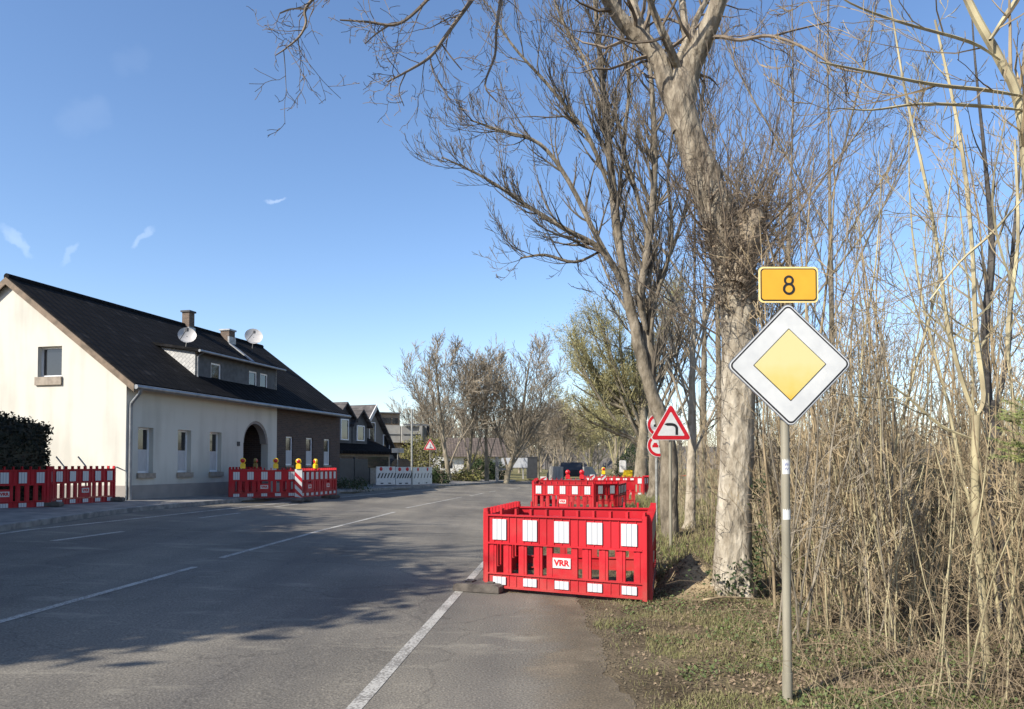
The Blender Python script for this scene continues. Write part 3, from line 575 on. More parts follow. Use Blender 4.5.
for (a, c, d_, e) in dw: window(dfr, lambda p, q, t: (p, DV+t, q), a, c, d_, e, .03, curtain=False)
def chimney(u, v, wd, zt, capm):
    c = MB(); c.box(u-wd/2, u+wd/2, v-wd/2, v+wd/2, 5.6, zt); o = c.build('chimney', M['chimneybrick'], roof)
    k = MB(); k.box(u-wd/2-.05, u+wd/2+.05, v-wd/2-.05, v+wd/2+.05, zt, zt+.07); k.build('chimney_cap', capm, o)
    k = MB(); k.box(u-wd/2-.03, u+wd/2+.03, v-wd/2-.03, v-wd/2+.05, 6.2, 6.75); k.build('flashing', M['zinc'], o)
chimney(8.3, HV-.1, .34, 7.38, M['anthracite'])
chimney(10.75, HV-.3, .44, 7.02, M['zinc'])
def dish(u, v, z, r, zf):
    E_ = bpy.data.objects.new('satellite_dish', None); link(E_, H)
    E_ = None
    d = MB(); n, k = 18, 5; ax = Vector((-.75,-.55,.36)).normalized(); a = ax.orthogonal().normalized(); b_ = ax.cross(a)
    c = Vector((u, v, z)); vs = [c-ax*.10]; fs = []
    for i in range(1, k+1):
        rr = r*i/k
        for j in range(n):
            t = 2*math.pi*j/n; vs.append(c+a*rr*math.cos(t)+b_*rr*math.sin(t)-ax*.10*(1-(i/k)**2))
    for j in range(n): fs.append((0, 1+j, 1+(j+1) % n))
    for i in range(k-1):
        for j in range(n): fs.append((1+i*n+j, 1+(i+1)*n+j, 1+(i+1)*n+(j+1) % n, 1+i*n+(j+1) % n))
    d.add(vs, fs); o = d.build('satellite_dish', M['dish'], roof, True)
    s = MB(); s.tube([c-ax*.1, c-ax*.2+Vector((0,0,-.1)), (u, v+.1, zf)], .025, 6); s.tube([c-b_*r*.95, c+ax*.34-b_*.05], .012, 5); s.box(-.04,.04,-.04,.04,-.06,.06, Matrix.Translation(c+ax*.36)); s.build('dish_mount', M['anthracite'], o)
for o_ in list(bpy.data.objects):
    pass
def dish_wrap(*a): dish(*a)
dish_wrap(4.35, 1.25, 5.66, .31, 4.9)
dish_wrap(11.75, 3.3, 6.95, .40, 6.1)
for o_ in [o_ for o_ in bpy.data.objects if o_.type == 'EMPTY' and o_.name.startswith('satellite')]: bpy.data.objects.remove(o_)
mt_ = MB(); mt_.box(9.6, 9.75, 2.6, 3.9, EZ+sl*2.6+.18, EZ+sl*2.6+.22); 
rl = MB(); rl.prism([(2.4, EZ+sl*2.4+.16), (3.6, EZ+sl*3.6+.16), (3.6, EZ+sl*3.6+.22), (2.4, EZ+sl*2.4+.22)], gab, 10.3, 10.5); rl.build('roof_ladder', M['zinc'], roof)
hn = MB(); hn.box(5.55, 5.72, -.02, 0, 1.72, 1.88); hn.build('house_number_plate', M['anthracite'], H)
# ------------------------------------------------------------------ second house behind the dark fence
def frame(px0, Y0, az):
    return D(px0, 464, Y0), Vector((math.sin(az), math.cos(az), 0)), Vector((-math.cos(az), math.sin(az), 0))
O2 = Vector((-8.35, 35.35, .55)); az2 = math.radians(20)
U2 = Vector((math.sin(az2), math.cos(az2), 0)); V2 = Vector((-math.cos(az2), math.sin(az2), 0))
def onV2(px, py, v, O=O2, U=U2, V=V2):
    d = Vector(ray(px, py)); o = O+V*v; t = (o.x*V.x+o.y*V.y)/(d.x*V.x+d.y*V.y); p = Vector((d.x*t, d.y*t, EYE+d.z*t)); q = p-O
    return q.x*U.x+q.y*U.y, p.z-O.z
H2 = empty('grey_gabled_house', O2, math.atan2(U2.y, U2.x), 'dark house with twin pointed dormers and pale barge board, beyond the black fence', 'house')
gv = 3.0
pk = onV2(372, 407, gv); lf = onV2(359, 432, gv); rt = onV2(392, 449, gv)
gs = (pk[1]-lf[1])/(pk[0]-lf[0]); ew = 2.9; ez = pk[1]-gs*ew
u0, u1 = pk[0]-ew, pk[0]+ew
m_ = MB(); m_.prism([(u0, -.5), (u1, -.5), (u1, ez), (pk[0], pk[1]-.1), (u0, ez)], fac, gv, gv+8); m_.build('wall', mat('grey_render', (.20,.19,.175), (.16,.15,.14), 1, .9), H2)
m_ = MB()
for s in (-1, 1):
    m_.prism([(pk[0], pk[1]), (pk[0], pk[1]+.14), (pk[0]+s*(ew+.3), ez-gs*.3+.14), (pk[0]+s*(ew+.3), ez-gs*.3)], fac, gv-.3, gv+8.3)
r2 = m_.build('roof', M['roofgrey'], H2)
m_ = MB(); m_.prism([(pk[0], pk[1]-.16), (pk[0], pk[1]+.16), (pk[0]-ew-.3, ez-gs*.3+.16), (pk[0]-ew-.3, ez-gs*.3-.16)], fac, gv-.36, gv-.304); m_.build('barge_board', M['white'], r2)
window(H2, lambda p, q, t: (p, gv-.12+t, q), pk[0]-.35, pk[0]+.35, 1.9, pk[1]-.9, .08, curtain=False); window(H2, lambda p, q, t: (p, gv-.12+t, q), pk[0]+1.3, pk[0]+2.1, .6, 2.9, .08, curtain=False)
# lower wing to the left with lean-to roof and two dormers
uL = u0-7; uR = pk[0]-1.2
m_ = MB(); m_.box(uL, uR, gv-1.9, gv-.01, -.5, 1.75); m_.box(uL, u0-.01, gv, gv+7, -.5, 1.75); m_.build('wing_wall', M['sill'], H2)
m_ = MB(); m_.prism([(gv-2.2, 1.62), (gv-2.2, 1.78), (gv+2.6, 3.9), (gv+7.4, 1.78), (gv+7.4, 1.62), (gv+2.6, 3.7)], gab, uL, uR+.2); w2 = m_.build('wing_roof', M['rooftile'], H2)
for (pxc, pyc) in ((344, 403), (360, 410)):
    vd = gv-1.25; c = onV2(pxc, pyc, vd)
    m_ = MB(); m_.prism([(c[0]-.75, 1.9), (c[0]+.75, 1.9), (c[0]+.75, c[1]-.75), (c[0], c[1]-.1), (c[0]-.75, c[1]-.75)], fac, vd, vd+4); dmr = m_.build('dormer', M['slate'], w2)
    m_ = MB()
    for s in (-1, 1): m_.prism([(c[0], c[1]-.06), (c[0], c[1]+.06), (c[0]+s*1.0, c[1]-.85), (c[0]+s*1.0, c[1]-.97)], fac, vd-.25, vd+4.1)
    m_.build('dormer_roof', M['roofgrey'], dmr)
    window(dmr, lambda p, q, t: (p, vd-.1+t, q), c[0]-.38, c[0]+.38, 2.35, c[1]-.85, .03, curtain=False)
m_ = MB(); m_.box(uL+.5, uR-.3, gv-1.98, gv-1.91, .9, 1.5); m_.build('window_band', M['glass'], H2)
# black fence
fe = empty('privacy_fence', (-8.35, 35.35, .5), math.atan2(41.8-35.35, -7.56+8.35), 'tall solid dark fence between cream house and black-striped barriers', 'fence')
f = MB(); f.box(0, 7.4, -.02, .02, .08, 1.42)
f.build('fence_panel', M['anthracite'], fe)
for k in range(4):
    q = MB(); q.box(k*2.45-.05, k*2.45+.05, -.05, .05, -.1, 1.5); q.build('fence_post', M['anthracite'], fe)
# ------------------------------------------------------------------ modern grey building
O3 = D(382, 470, 56); O3.z = .5
H3 = empty('modern_block', O3, math.radians(18), 'modern flat-roofed block with grey panelled balconies and tan brick, left of the bare trees', 'building')
k3 = 56/740
def bx3(name, x0, x1, y0, y1, pz0, pz1, m, parent=None):
    z0 = 1.65+(464-pz0)*k3-.5; z1 = 1.65+(464-pz1)*k3-.5
    b = MB(); b.box((x0-382)*k3*1.05, (x1-382)*k3*1.05, y0, y1, max(z0, -.3), z1); return b.build(name, m, parent or H3)
body = bx3('lower_wall', 386, 403, .5, 7, 480, 443, M['tanbrick']); bx3('balcony_panel', 383, 399.3, 0, 6.5, 442.5, 425, M['concrete']); bx3('balcony_panel', 400, 422, -.3, 6.5, 442.5, 426, M['concrete'])
bx3('rooftop_block', 378, 401, 1, 7, 424.5, 412.5, M['tanbrick']); bx3('roof_slab', 377, 402, .8, 7.2, 412.3, 411.3, M['zinc'])
wn3 = bx3('window', 381, 392, .93, .99, 423, 417, M['glass']); bx3('window', 393.5, 399, .93, .99, 423, 417, M['glass'])
bx3('column', 417, 419.5, -.5, -.31, 480, 424, M['concrete']); bx3('column', 424.5, 426.5, .6, .9, 480, 424, M['concrete']); bx3('beam', 402, 426, -.5, -.31, 425.5, 423.8, M['zinc'])
bx3('recess', 403.5, 417, 1, 7, 480, 443, M['anthracite']); bx3('dark_frame', 421.5, 423.5, .2, 6, 443, 425, M['anthracite']); bx3('dark_frame', 427.5, 429.5, .7, 6, 443, 425, M['anthracite'])
bx3('rail', 384, 399, -.06, -.01, 434.4, 433.8, M['zinc']); bx3('rail', 401, 417, -.36, -.31, 434.4, 433.8, M['zinc'])
# low white house with reddish roof behind the trees
O4 = D(456, 470, 78); O4.z = .5
H4 = empty('bungalow', O4, math.radians(8), 'low white bungalow with brown tiled roof behind the bare trees', 'house')
b = MB(); b.box(-3.2, 5, 0, 6, -.2, 1.9); b.build('wall', M['white'], H4)
b = MB(); b.prism([(-.6, 1.9), (3, 4.0), (6.6, 1.9)], gab, -1.2, 5.4); b.build('roof', M['roofred'], H4)
b = MB(); b.box(.8, 1.7, -.05, -.003, -.2, 1.7); b.build('door', M['anthracite'], H4); b = MB(); b.box(-1.6, -.4, -.04, -.003, .7, 1.5); b.build('window', M['glass'], H4)
O5 = D(511, 470, 92); O5.z = .5
# ------------------------------------------------------------------ text helper
def text_mesh(s, size, m, parent, loc, rot, depth=.001, name='lettering', xs_=1, bold=0):
    cu = bpy.data.curves.new(name, 'FONT'); cu.body = s; cu.size = size; cu.extrude = depth; cu.align_x = 'CENTER'; cu.align_y = 'CENTER'; cu.offset = bold; cu.resolution_u = 6
    o = bpy.data.objects.new('tmp', cu); C.objects.link(o); dg_ = bpy.context.evaluated_depsgraph_get(); me = bpy.data.meshes.new_from_object(o.evaluated_get(dg_))
    bpy.data.objects.remove(o); me.materials.clear(); me.materials.append(m)
    o = link(bpy.data.objects.new(name, me), parent); o.location = loc; o.rotation_euler = rot; o.scale = (xs_, 1, 1)
    return o
# ------------------------------------------------------------------ plastic barriers
def make_barrier(W=2.0, nm=5):
    """local x along the panel 0..W, front face towards -y"""
    root = empty('plastic_barrier')
    p = W/(2*nm); m = MB(); d = .035
    m.box(0, .05, -d, d, 0, 1.0); m.box(W-.05, W, -d, d, 0, 1.0)                       # end posts
    m.box(.05, W-.05, -.012, .012, .60, .95)                                            # upper band
    for z in (.585, .945): m.box(.05, W-.05, -.04, .04, z, z+.022)
    m.box(.05, W-.05, -.012, .012, .035, .19)
    for z in (.02, .195): m.box(.05, W-.05, -.036, .036, z, z+.018)
    for i in range(2*nm):                                                               # slats and ribs
        x = (i+.5)*p
        if i % 2 == 0 or True:
            c = x
        centre_mod = abs(x-W/2) < p*.9
        if not (centre_mod and nm > 2):
            for (a, b_) in ((c-.052, c-.02), (c-.02, c+.02), (c+.02, c+.052)):
                yy = .022 if a == c-.02 else .014
                m.box(a, b_, -yy, yy, .213, .585)
    if nm > 2:
        c = W/2; m.box(c-.17, c+.17, -.014, .014, .213, .27); m.box(c-.17, c+.17, -.014, .014, .27, .50)
        m.box(c-.19, c-.12, -.02, .02, .213, .585); m.box(c+.12, c+.19, -.02, .02, .213, .585)
    for i in range(4*nm+1):
        x = .03+(W-.06)*i/(4*nm)
        if i % 2 == 0: m.box(x-.013, x+.013, -.036, .036, .967, 1.045)                     # pegs along the top
        if 0 < i < 4*nm: m.box(x-.004, x+.004, -.024, -.012, .607, .945); m.box(x-.004, x+.004, -.022, -.012, .053, .195)
    m.build('frame', M['red'], root)
    for i in range(nm):
        x = W*(i+.5)/nm
        for (z0, z1, wd) in ((.64, .905, .185), (.065, .165, .175)):
            q = MB(); q.box(x-wd/2, x+wd/2, -.031, -.0245, z0, z1); rf = q.build('reflector', M['reflect'], root)
    if nm > 2:
        q = MB(); q.box(W/2-.11, W/2+.11, -.030, -.0145, .325, .45); pl_ = q.build('name_plate', M['white'], root)
        text_mesh('VRR', .10, M['redplate'], pl_, (W/2, -.0315, .387), (math.pi/2, 0, 0), .001, 'lettering', 1.0, .005)
    return root
proto = {(2.0, 5): make_barrier(2.0, 5), (1.0, 2): make_barrier(1.0, 2), (1.4, 4): make_barrier(1.4, 4)}
used = set()
def barrier(p0, p1, label, kind=(2.0, 5), z0=None, group='red plastic roadwork barriers', z=.07):
    r = proto[kind]
    if kind in used: r = copy_tree(r)
    used.add(kind)
    x0, y0 = p0; x1, y1 = p1; L = math.hypot(x1-x0, y1-y0); zz = (zg(x0, y0) if z0 is None else z0)
    zz1 = (zg(x1, y1) if z0 is None else z0)
    r.location = (x0, y0, zz+z); r.rotation_euler = (0, -math.atan2(zz1-zz, L), math.atan2(y1-y0, x1-x0)); r.scale = (L/kind[0], 1, 1)
    tag(r, label, 'barrier', group); return r
feet = []
def foot(*a): feet.append(a)
def make_foot(x, y, rz, par, z=None):
    m = MB(); m.prism([(-.32,0),(.32,0),(.32,.075),(.27,.105),(-.27,.105),(-.32,.075)], lambda p, q, t: (p, t, q), -.20, .20)
    for sx in (-1, 1): m.box(sx*.15-.05, sx*.15+.05, -.08, .08, .105, .12)
    o = m.build('barrier_foot', M['rubber'], bevel=.006); o.location = (x, y, zg(x, y)+.004 if z is None else z); o.rotation_euler = (0, 0, rz); o.name = 'foot'; o.data.name = 'foot'
    o.parent = par; o.matrix_parent_inverse = Matrix.LocRotScale(par.location, par.rotation_euler, par.scale).inverted()
    return o
def lamp(x, y, z, label, kind='yellow', rz=0):
    r = empty('warning_lamp', (x, y, z), rz, label, 'warning lamp', 'battery warning lamps')
    mm = {'yellow': M['lampyellow'], 'dull': M['lampdull'], 'red': M['reddull']}[kind]
    b_ = MB(); b_.prism([(-.085,0),(.085,0),(.085,.15),(.06,.18),(-.06,.18),(-.085,.15)], lambda p, q, t: (p, t, q), -.06, .06); b_.build('battery_box', mm, r, bevel=.008)
    l_ = MB(); l_.tube([(0,-.05,.27),(0,-.035,.27),(0,.035,.27),(0,.05,.27)], [.075,.095,.095,.075], 16); l_.build('housing', mm, r)
    l_ = MB(); l_.tube([(0,-.075,.27),(0,-.055,.27),(0,-.0505,.27)], [.03,.06,.07], 16); l_.build('lens', M['redplate'] if kind == 'yellow' else M['redplate'], r, True)
    return r
# near box
A, B, Cc, Dd = (-.345, 9.72), (1.60, 8.76), (2.13, 11.15), (.08, 11.6)
b1 = barrier(A, B, 'red and white barrier across the front of the nearest box, white reflectors facing us', z=.03, z0=0)
b2_ = barrier(Cc, Dd, 'red barrier forming the back of the nearest box, seen above its front panel', z0=0, z=.02)
barrier(Dd, (A[0], A[1]+.05), 'red barrier on the road side of the nearest box, seen almost edge-on', z0=0, z=.02)
barrier((B[0]+.03, B[1]+.05), Cc, 'red barrier on the verge side of the nearest box, seen edge-on', z0=0, z=.02)
foot(-.40, 9.70, -.35, b1)
foot(.15, 11.7, .2, b2_)
# mid-distance box on the right side of the road
barrier((.72, 25.4), (2.70, 24.4), 'red and white barrier with five reflectors at the front of the second box', z=.0, z0=0)
barrier((2.70, 24.42), (3.56, 24.95), 'short red barrier piece right of the second box front', (1.0, 2), z0=0, z=.02)
barrier((3.56, 24.95), (4.15, 27.1), 'red barrier turning away on the verge side of the second box', z0=0, z=.0)
barrier((2.9, 29.0), (1.0, 29.3), 'red barrier closing the rear of the second box, left half', z0=0, z=.05)
barrier((4.8, 28.9), (2.9, 29.0), 'red barrier closing the rear of the second box, right half', z0=0, z=.05)
barrier((1.0, 29.3), (.85, 27.4), 'red barrier along the road side of the second box, rear piece', z0=0, z=.05)
barrier((.85, 27.4), (.72, 25.45), 'red barrier along the road side of the second box, front piece', z0=0, z=.02)
lamp(2.2, 29.2, 1.05, 'left red warning lamp at the rear of the second box', 'red')
lamp(2.75, 29.15, 1.05, 'right red warning lamp at the rear of the second box', 'red')
# third
barrier((3.9, 39.6), (5.35, 38.7), 'red barrier left of the far third box front', z0=0, z=.0)
barrier((5.35, 38.7), (6.75, 38.0), 'red barrier at the front of the far third box', (1.4, 4), z0=0, z=.0)
barrier((6.75, 38.0), (7.6, 39.7), 'red barrier turning away at the right end of the third box', z0=0, z=.0)
# left pavement
barrier((-12.6, 16.75), (-11.51, 18.4), 'dark shaded red barrier in front of the hedge at the left frame edge', z0=.47)
b3 = barrier((-11.78, 18.95), (-11.32, 21.1), 'shaded red barrier on the left pavement ending at the house corner', z0=.48)
barrier((-11.51, 18.45), (-11.78, 18.93), 'narrow red barrier piece linking the two left pavement barriers', (1.0, 2), z0=.48)
for x, y in ((-11.6,18.5), (-11.4,21.1)): foot(x, y, .3, b3, zg(x, y)+.124)
# box in front of the arch
mz = .40
b4 = barrier((-9.56, 25.04), (-7.50, 25.97), 'sunlit red and white barrier facing us in front of the arched porch', z0=mz)
barrier((-7.46, 26.0), (-7.16, 27.42), 'shaded red barrier just right of the striped beacon', (1.4, 4), z0=mz-.02)
barrier((-7.16, 27.44), (-6.86, 28.86), 'shaded red barrier at the far right of the porch box', (1.4, 4), z0=mz-.02)
barrier((-9.15, 27.0), (-9.56, 25.06), 'red barrier on the pavement side of the porch box', z0=mz+.03)
barrier((-6.9, 28.9), (-8.9, 28.6), 'red barrier at the rear of the porch box', z0=mz)
for k, (x, y) in enumerate(((-9.45,25.0),(-8.6,25.4))):
    pass
lamp(-9.17, 25.22, mz+1.09, 'yellow warning lamp at the left of the porch box front', rz=.3)
lamp(-8.19, 25.66, mz+1.09, 'yellow warning lamp at the middle of the porch box front', rz=.3)
lamp(-9.25, 26.7, mz+1.09, 'dull yellow warning lamp seen behind the leftmost one', 'dull', rz=1.6)
lamp(-8.35, 28.65, mz+1.09, 'yellow warning lamp in shade behind the porch box, left of the beacon', 'dull', rz=2.4)
lamp(-7.22, 27.2, mz+1.07, 'small bright yellow warning lamp right of the striped beacon', rz=-.8)
for x, y in ((-9.55,25.0), (-7.35,26.1), (-6.95,28.4)): foot(x, y, .4, b4, mz-.05)
for a_ in feet: make_foot(*a_)
def beacon(x, y, z, rz, label, s=1.0, lampk=None, hand=1):
    r = empty('traffic_beacon', (x, y, z), rz, label, 'traffic beacon', 'red and white striped beacons')
    b_ = MB(); b_.box(-.125, .125, -.02, .02, .12, 1.12); b_.build('board', M['signwhite'], r, bevel=.006)
    st = MB()
    for k in range(4):
        z0 = .02+k*.29
        q = [(-.123, z0), (-.123, z0+.145), (.123, z0+.145+.246*hand), (.123, z0+.246*hand)]
        q = [(a, min(max(c, .125), 1.115)) for a, c in q]
        st.prism(q, lambda p, q_, t: (p, t, q_), -.0235, -.0205)
    st.build('stripes', M['redplate'], r)
    f_ = MB(); f_.prism([(-.38,0),(.38,0),(.38,.06),(.25,.12),(-.25,.12),(-.38,.06)], lambda p, q, t: (t, p, q), -.19, .19); f_.build('foot', M['rubber'], r)
    return r
beacon(-7.42, 25.75, mz-.05, .1, 'red and white striped beacon beside the porch box, topped by a yellow lamp', hand=-1)
lamp(-7.42, 25.75, mz-.05+1.12, 'yellow warning lamp on top of the striped beacon near the porch box', rz=.1)
beacon(1.27, 29.8, .02, 0, 'striped beacon behind the left corner of the second box')
beacon(4.0, 36.8, 0, .1, 'striped beacon left of the yellow lamp beacon, far down the road'); beacon(4.62, 37.4, 0, .1, 'far striped beacon carrying a yellow lamp, left of the third box')
lamp(4.62, 37.4, 1.12, 'orange and yellow warning lamp on the far beacon left of the third box')
# road worker's yellow machine box behind third barrier
gp = empty('traffic_light_trailer', D(624, 476, 42).xy.to_3d(), 0, 'small yellow generator with white head standing behind the third box', 'generator')
b_ = MB(); b_.box(-.05,.45,-.3,.3,.35,1.30); b_.build('body', M['lampyellow'], gp, bevel=.03); b_ = MB(); b_.box(-.25,.12,-.15,.15,1.15,1.85); b_.build('head', M['white'], gp, bevel=.03)
for sx in (-.0, .4):
    b_ = MB(); b_.tube([(sx,-.34,.2),(sx,-.24,.2)], .2, 16); b_.build('wheel', M['rubber'], gp)
# barrier tape beside third box
tp = MB(); P_ = [Vector((6.75,38,1.0)).lerp(Vector((9.2,38.6,1.05)), t/8)-Vector((0,0,.05*math.sin(math.pi*t/8))) for t in range(9)]; tp.tube(P_, .025, 4); tag(tp.build('barrier_tape', M['reddull']), 'thin red tape strung from the third box into the trees', 'tape')
# black-striped white barriers by the junction
def striped(p0, p1, label, discs=2):
    (x0, y0), (x1, y1) = p0, p1; L = math.hypot(x1-x0, y1-y0); z = zg((x0+x1)/2, (y0+y1)/2)+.13
    r = empty('striped_barrier', (x0, y0, z), math.atan2(y1-y0, x1-x0), label, 'barrier', 'white barriers with black slanted slots')
    b_ = MB(); b_.box(0, L, -.02, .02, .05, 1.0); b_.build('panel', M['signwhite'], r, bevel=.006)
    s_ = MB()
    n_ = 6
    for i in range(n_):
        x = L*(i+.3)/n_; s_.prism([(x, .40), (x+.09, .40), (x+.22, .66), (x+.13, .66)], lambda p, q, t: (p, t, q), -.024, -.0205)
    for i in range(2): s_.box(L*(.3+.4*i)-.09, L*(.3+.4*i)+.09, -.024, -.0205, .10, .16)
    s_.build('slots', M['anthracite'], r)
    for i in range(discs):
        q = MB(); x = L*(i+.5)/discs; q.tube([(x,-.05,.88),(x,-.03,.88),(x,-.0205,.88)], [.05,.10,.10], 14); q.build('disc', M['redplate'], r)
striped((-6.98, 38.0), (-6.15, 38.95), 'leftmost white barrier with black slots beside the dark fence'); striped((-6.13, 38.98), (-5.42, 39.7), 'middle white barrier with black slots'); striped((-5.35, 39.9), (-4.55, 42.0), 'rightmost white barrier with black slots, nearest the bare trees')
po = MB(); po.tube([(-5.4,39.85,.4),(-5.4,39.85,4.6)], .05, 8); tag(po.build('sign_post', M['steel']), 'tall thin grey pole between the white striped barriers', 'pole')
# small direction sign and dark car port of second plot
sg = empty('street_sign', (-6.2, 40.2, .5), .5, 'small grey rectangular sign over the striped barriers', 'sign'); b_ = MB(); b_.box(-.35,.35,-.01,.01,1.75,2.0); b_.build('plate', M['zinc'], sg); b_ = MB(); b_.tube([(0,.03,0),(0,.03,2.0)], .025, 8); b_.build('post', M['steel'], sg)
car = empty('parked_car', (-7.4, 45.5, .55), 1.2, 'dark parked car half hidden behind the striped barriers', 'car')
b_ = MB(); b_.prism([(-2.1,.3),(2.1,.3),(2.15,.75),(1.2,.9),(.6,1.4),(-1.2,1.42),(-1.9,.95),(-2.15,.8)], lambda p, q, t: (p, t, q), -.85, .85); b_.build('body', M['anthracite'], car, bevel=.06)
b_ = MB(); b_.prism([(1.05,.95),(.55,1.34),(-1.15,1.36),(-1.7,.97)], lambda p, q, t: (p, t, q), -.87, .87); b_.build('side_window', M['glass'], car)
for sx in (-1.3, 1.35):
    for sy in (-.8, .8):
        b_ = MB(); b_.tube([(sx,sy-.1,.32),(sx,sy+.1,.32)], .32, 18); b_.build('wheel', M['rubber'], car)
# ------------------------------------------------------------------ road signs
def tri_poly(a, rr, n=5):
    R0 = a/math.sqrt(3); pts = []
    for k in range(3):
        th = math.pi/2+k*2*math.pi/3; cx, cz = (R0-2*rr)*math.cos(th), (R0-2*rr)*math.sin(th)
        for j in range(n+1):
            t = th-math.pi/3+2*math.pi/3*j/n; pts.append((cx+rr*math.cos(t), cz+rr*math.sin(t)))
    return pts
xz = lambda p, q, t: (p, t, q)
def tri_sign(loc, rz, h, a, label, curve=True):
    r = empty('warning_sign', loc, rz, label, 'road sign')
    b_ = MB(); b_.tube([(0,.05,-.3),(0,.05,h+a*.3)], .03, 10); b_.build('post', M['greensteel'], r, True)
    sh = lambda p, q, t: (p, t, q+h)
    b_ = MB(); b_.prism(tri_poly(a+.04, .045), sh, -.004, .008); pl_ = b_.build('plate', M['signwhite'], r)
    b_ = MB(); b_.prism(tri_poly(a, .04), sh, -.0075, -.0045); b_.build('red_border', M['redplate'], pl_)
    b_ = MB(); b_.prism(tri_poly(a*.68, .015), sh, -.0105, -.008); b_.build('white_field', M['signwhite'], pl_)
    g_ = MB()
    if curve:
        wd = a*.065; P2 = [(a*.14, -a*.15), (a*.14, 0)]+[(a*.14-.14*a*(1-math.cos(t)), .10*a*math.sin(t)) for t in [math.pi/2*k/6 for k in range(1, 7)]]+[(-a*.10, a*.10)]
        P2 = [(p+0, q-.02*a) for p, q in P2]
        for i in range(len(P2)-1):
            (x0, z0), (x1, z1) = P2[i], P2[i+1]; dx, dz = x1-x0, z1-z0; L = math.hypot(dx, dz); nx, nz_ = -dz/L*wd/2, dx/L*wd/2; e = .004/L
            g_.prism([(x0-dx*e+nx, z0-dz*e+nz_), (x1+dx*e+nx, z1+dz*e+nz_), (x1+dx*e-nx, z1+dz*e-nz_), (x0-dx*e-nx, z0-dz*e-nz_)], sh, -.0135-.0002*i, -.011)
        g_.prism([(-a*.10, .08*a+wd*.5+.0), (-a*.17, .08*a), (-a*.10, .08*a-wd*.5)], sh, -.013, -.0112)
    else:
        g_.prism([(-.05*a,-.15*a),(.0,-.02*a),(.03*a,.08*a),(.06*a,.06*a),(.03*a,-.05*a),(.09*a,-.15*a)], sh, -.013, -.011); g_.prism([(.0,.09*a),(.05*a,.09*a),(.05*a,.14*a),(0,.14*a)], sh, -.013, -.011); g_.prism([(.06*a,-.15*a),(.2*a,-.15*a),(.13*a,-.06*a)], sh, -.013, -.0112)
    g_.build('symbol', M['black'], pl_)
    return r
tp_ = D(671, 548, 14.4); tp_.z = .1
c_ = D(669, 427.5, 14.3)
tri_sign((tp_.x, 14.35, .1), .06, c_.z-.1, .80, 'triangular red-bordered sign with black left-bend arrow in front of the leaning tree')
c_ = D(430, 446, 45.5)
tri_sign((c_.x, 45.5, .5), .1, c_.z-.5, .80, 'small triangular roadworks sign on the far left side by the bushes', False)
def round_sign(parent, z, rad, marks):
    n = 28; circ = lambda r: [(r*math.cos(2*math.pi*k/n), r*math.sin(2*math.pi*k/n)) for k in range(n)]
    sh = lambda p, q, t: (p, t, q+z)
    b_ = MB(); b_.prism(circ(rad+.015), sh, -.004, .008); pl_ = b_.build('plate', M['signwhite'], parent)
    b_ = MB(); b_.prism(circ(rad), sh, -.0075, -.0045); b_.build('red_border', M['redplate'], pl_)
    b_ = MB(); b_.prism(circ(rad*.74), sh, -.0105, -.008); b_.build('white_field', M['signwhite'], pl_)
    for (x0, x1, m_) in marks:
        q = MB(); w_ = x1-x0; q.prism([(x0,-.05),(x1,-.05),(x1,.01),(x1-w_*.15,.02),(x1-w_*.25,.07),(x0+w_*.25,.07),(x0+w_*.15,.02),(x0,.01)], sh, -.0135, -.011); q.build('symbol', m_, pl_)
rs = empty('no_overtaking_signs', (D(659, 520, 19.5).x, 19.5, 0), .03, 'pair of round red-ringed signs on one pole half hidden behind the triangular sign', 'road sign')
b_ = MB(); b_.tube([(-.05,.05,-.3),(-.05,.05,D(660,418,19.5).z)], .035, 10); b_.build('post', M['steel'], rs, True)
round_sign(rs, D(660, 425, 19.5).z, .29, [(-.13,.13,M['black'])]); round_sign(rs, D(660, 445.5, 19.5).z, .29, [(-.17,-.01,M['redplate']),(.01,.17,M['black'])])
# priority road sign
PS = empty('priority_road_sign', (1.915, 5.15, 0), 0, 'white and yellow diamond priority sign on a pole with a yellow number 8 plate above', 'road sign')
b_ = MB(); b_.tube([(.0,.035,-.4),(-.001,.035,.2)], .035, 16); b_.tube([(.0,.035,.2),(-.002,.035,2.72)], .030, 16); b_.build('post', M['greensteel'], PS, True)
def rrect(hx, hz, r, n=6):
    pts = []
    for (sx, sz, t0) in ((1,1,0),(-1,1,90),(-1,-1,180),(1,-1,270)):
        for j in range(n+1):
            t = math.radians(t0+90*j/n); pts.append((sx*(hx-r)+r*math.cos(t), sz*(hz-r)+r*math.sin(t)))
    return pts
zc = D(789.5, 364.8, 5.147).z; xc = D(789.3, 364.8, 5.147).x-1.915; ph = math.radians(46)
def dia(p, q, t): return (xc+p*math.cos(ph)-q*math.sin(ph), t, zc+p*math.sin(ph)+q*math.cos(ph))
SD = .312
q = MB(); q.prism(rrect(SD, SD, .045), dia, -.003, .004); plate = q.build('diamond_plate', M['zinc'], PS)
q = MB(); q.prism(rrect(SD-.006, SD-.006, .04), dia, -.0055, -.0032); q.build('grey_rim', mat('rim_grey', (.60,.60,.58), (.5,.5,.5), 5, .4), plate)
q = MB(); q.prism(rrect(SD-.013, SD-.013, .036), dia, -.0075, -.0057); q.build('black_border', M['black'], plate)
q = MB(); q.prism(rrect(SD-.024, SD-.024, .028), dia, -.0095, -.0077); q.build('white_field', M['signwhite'], plate)
q = MB(); q.prism(rrect(.180, .180, .004), dia, -.0115, -.0097); q.build('inner_border', M['black'], plate)
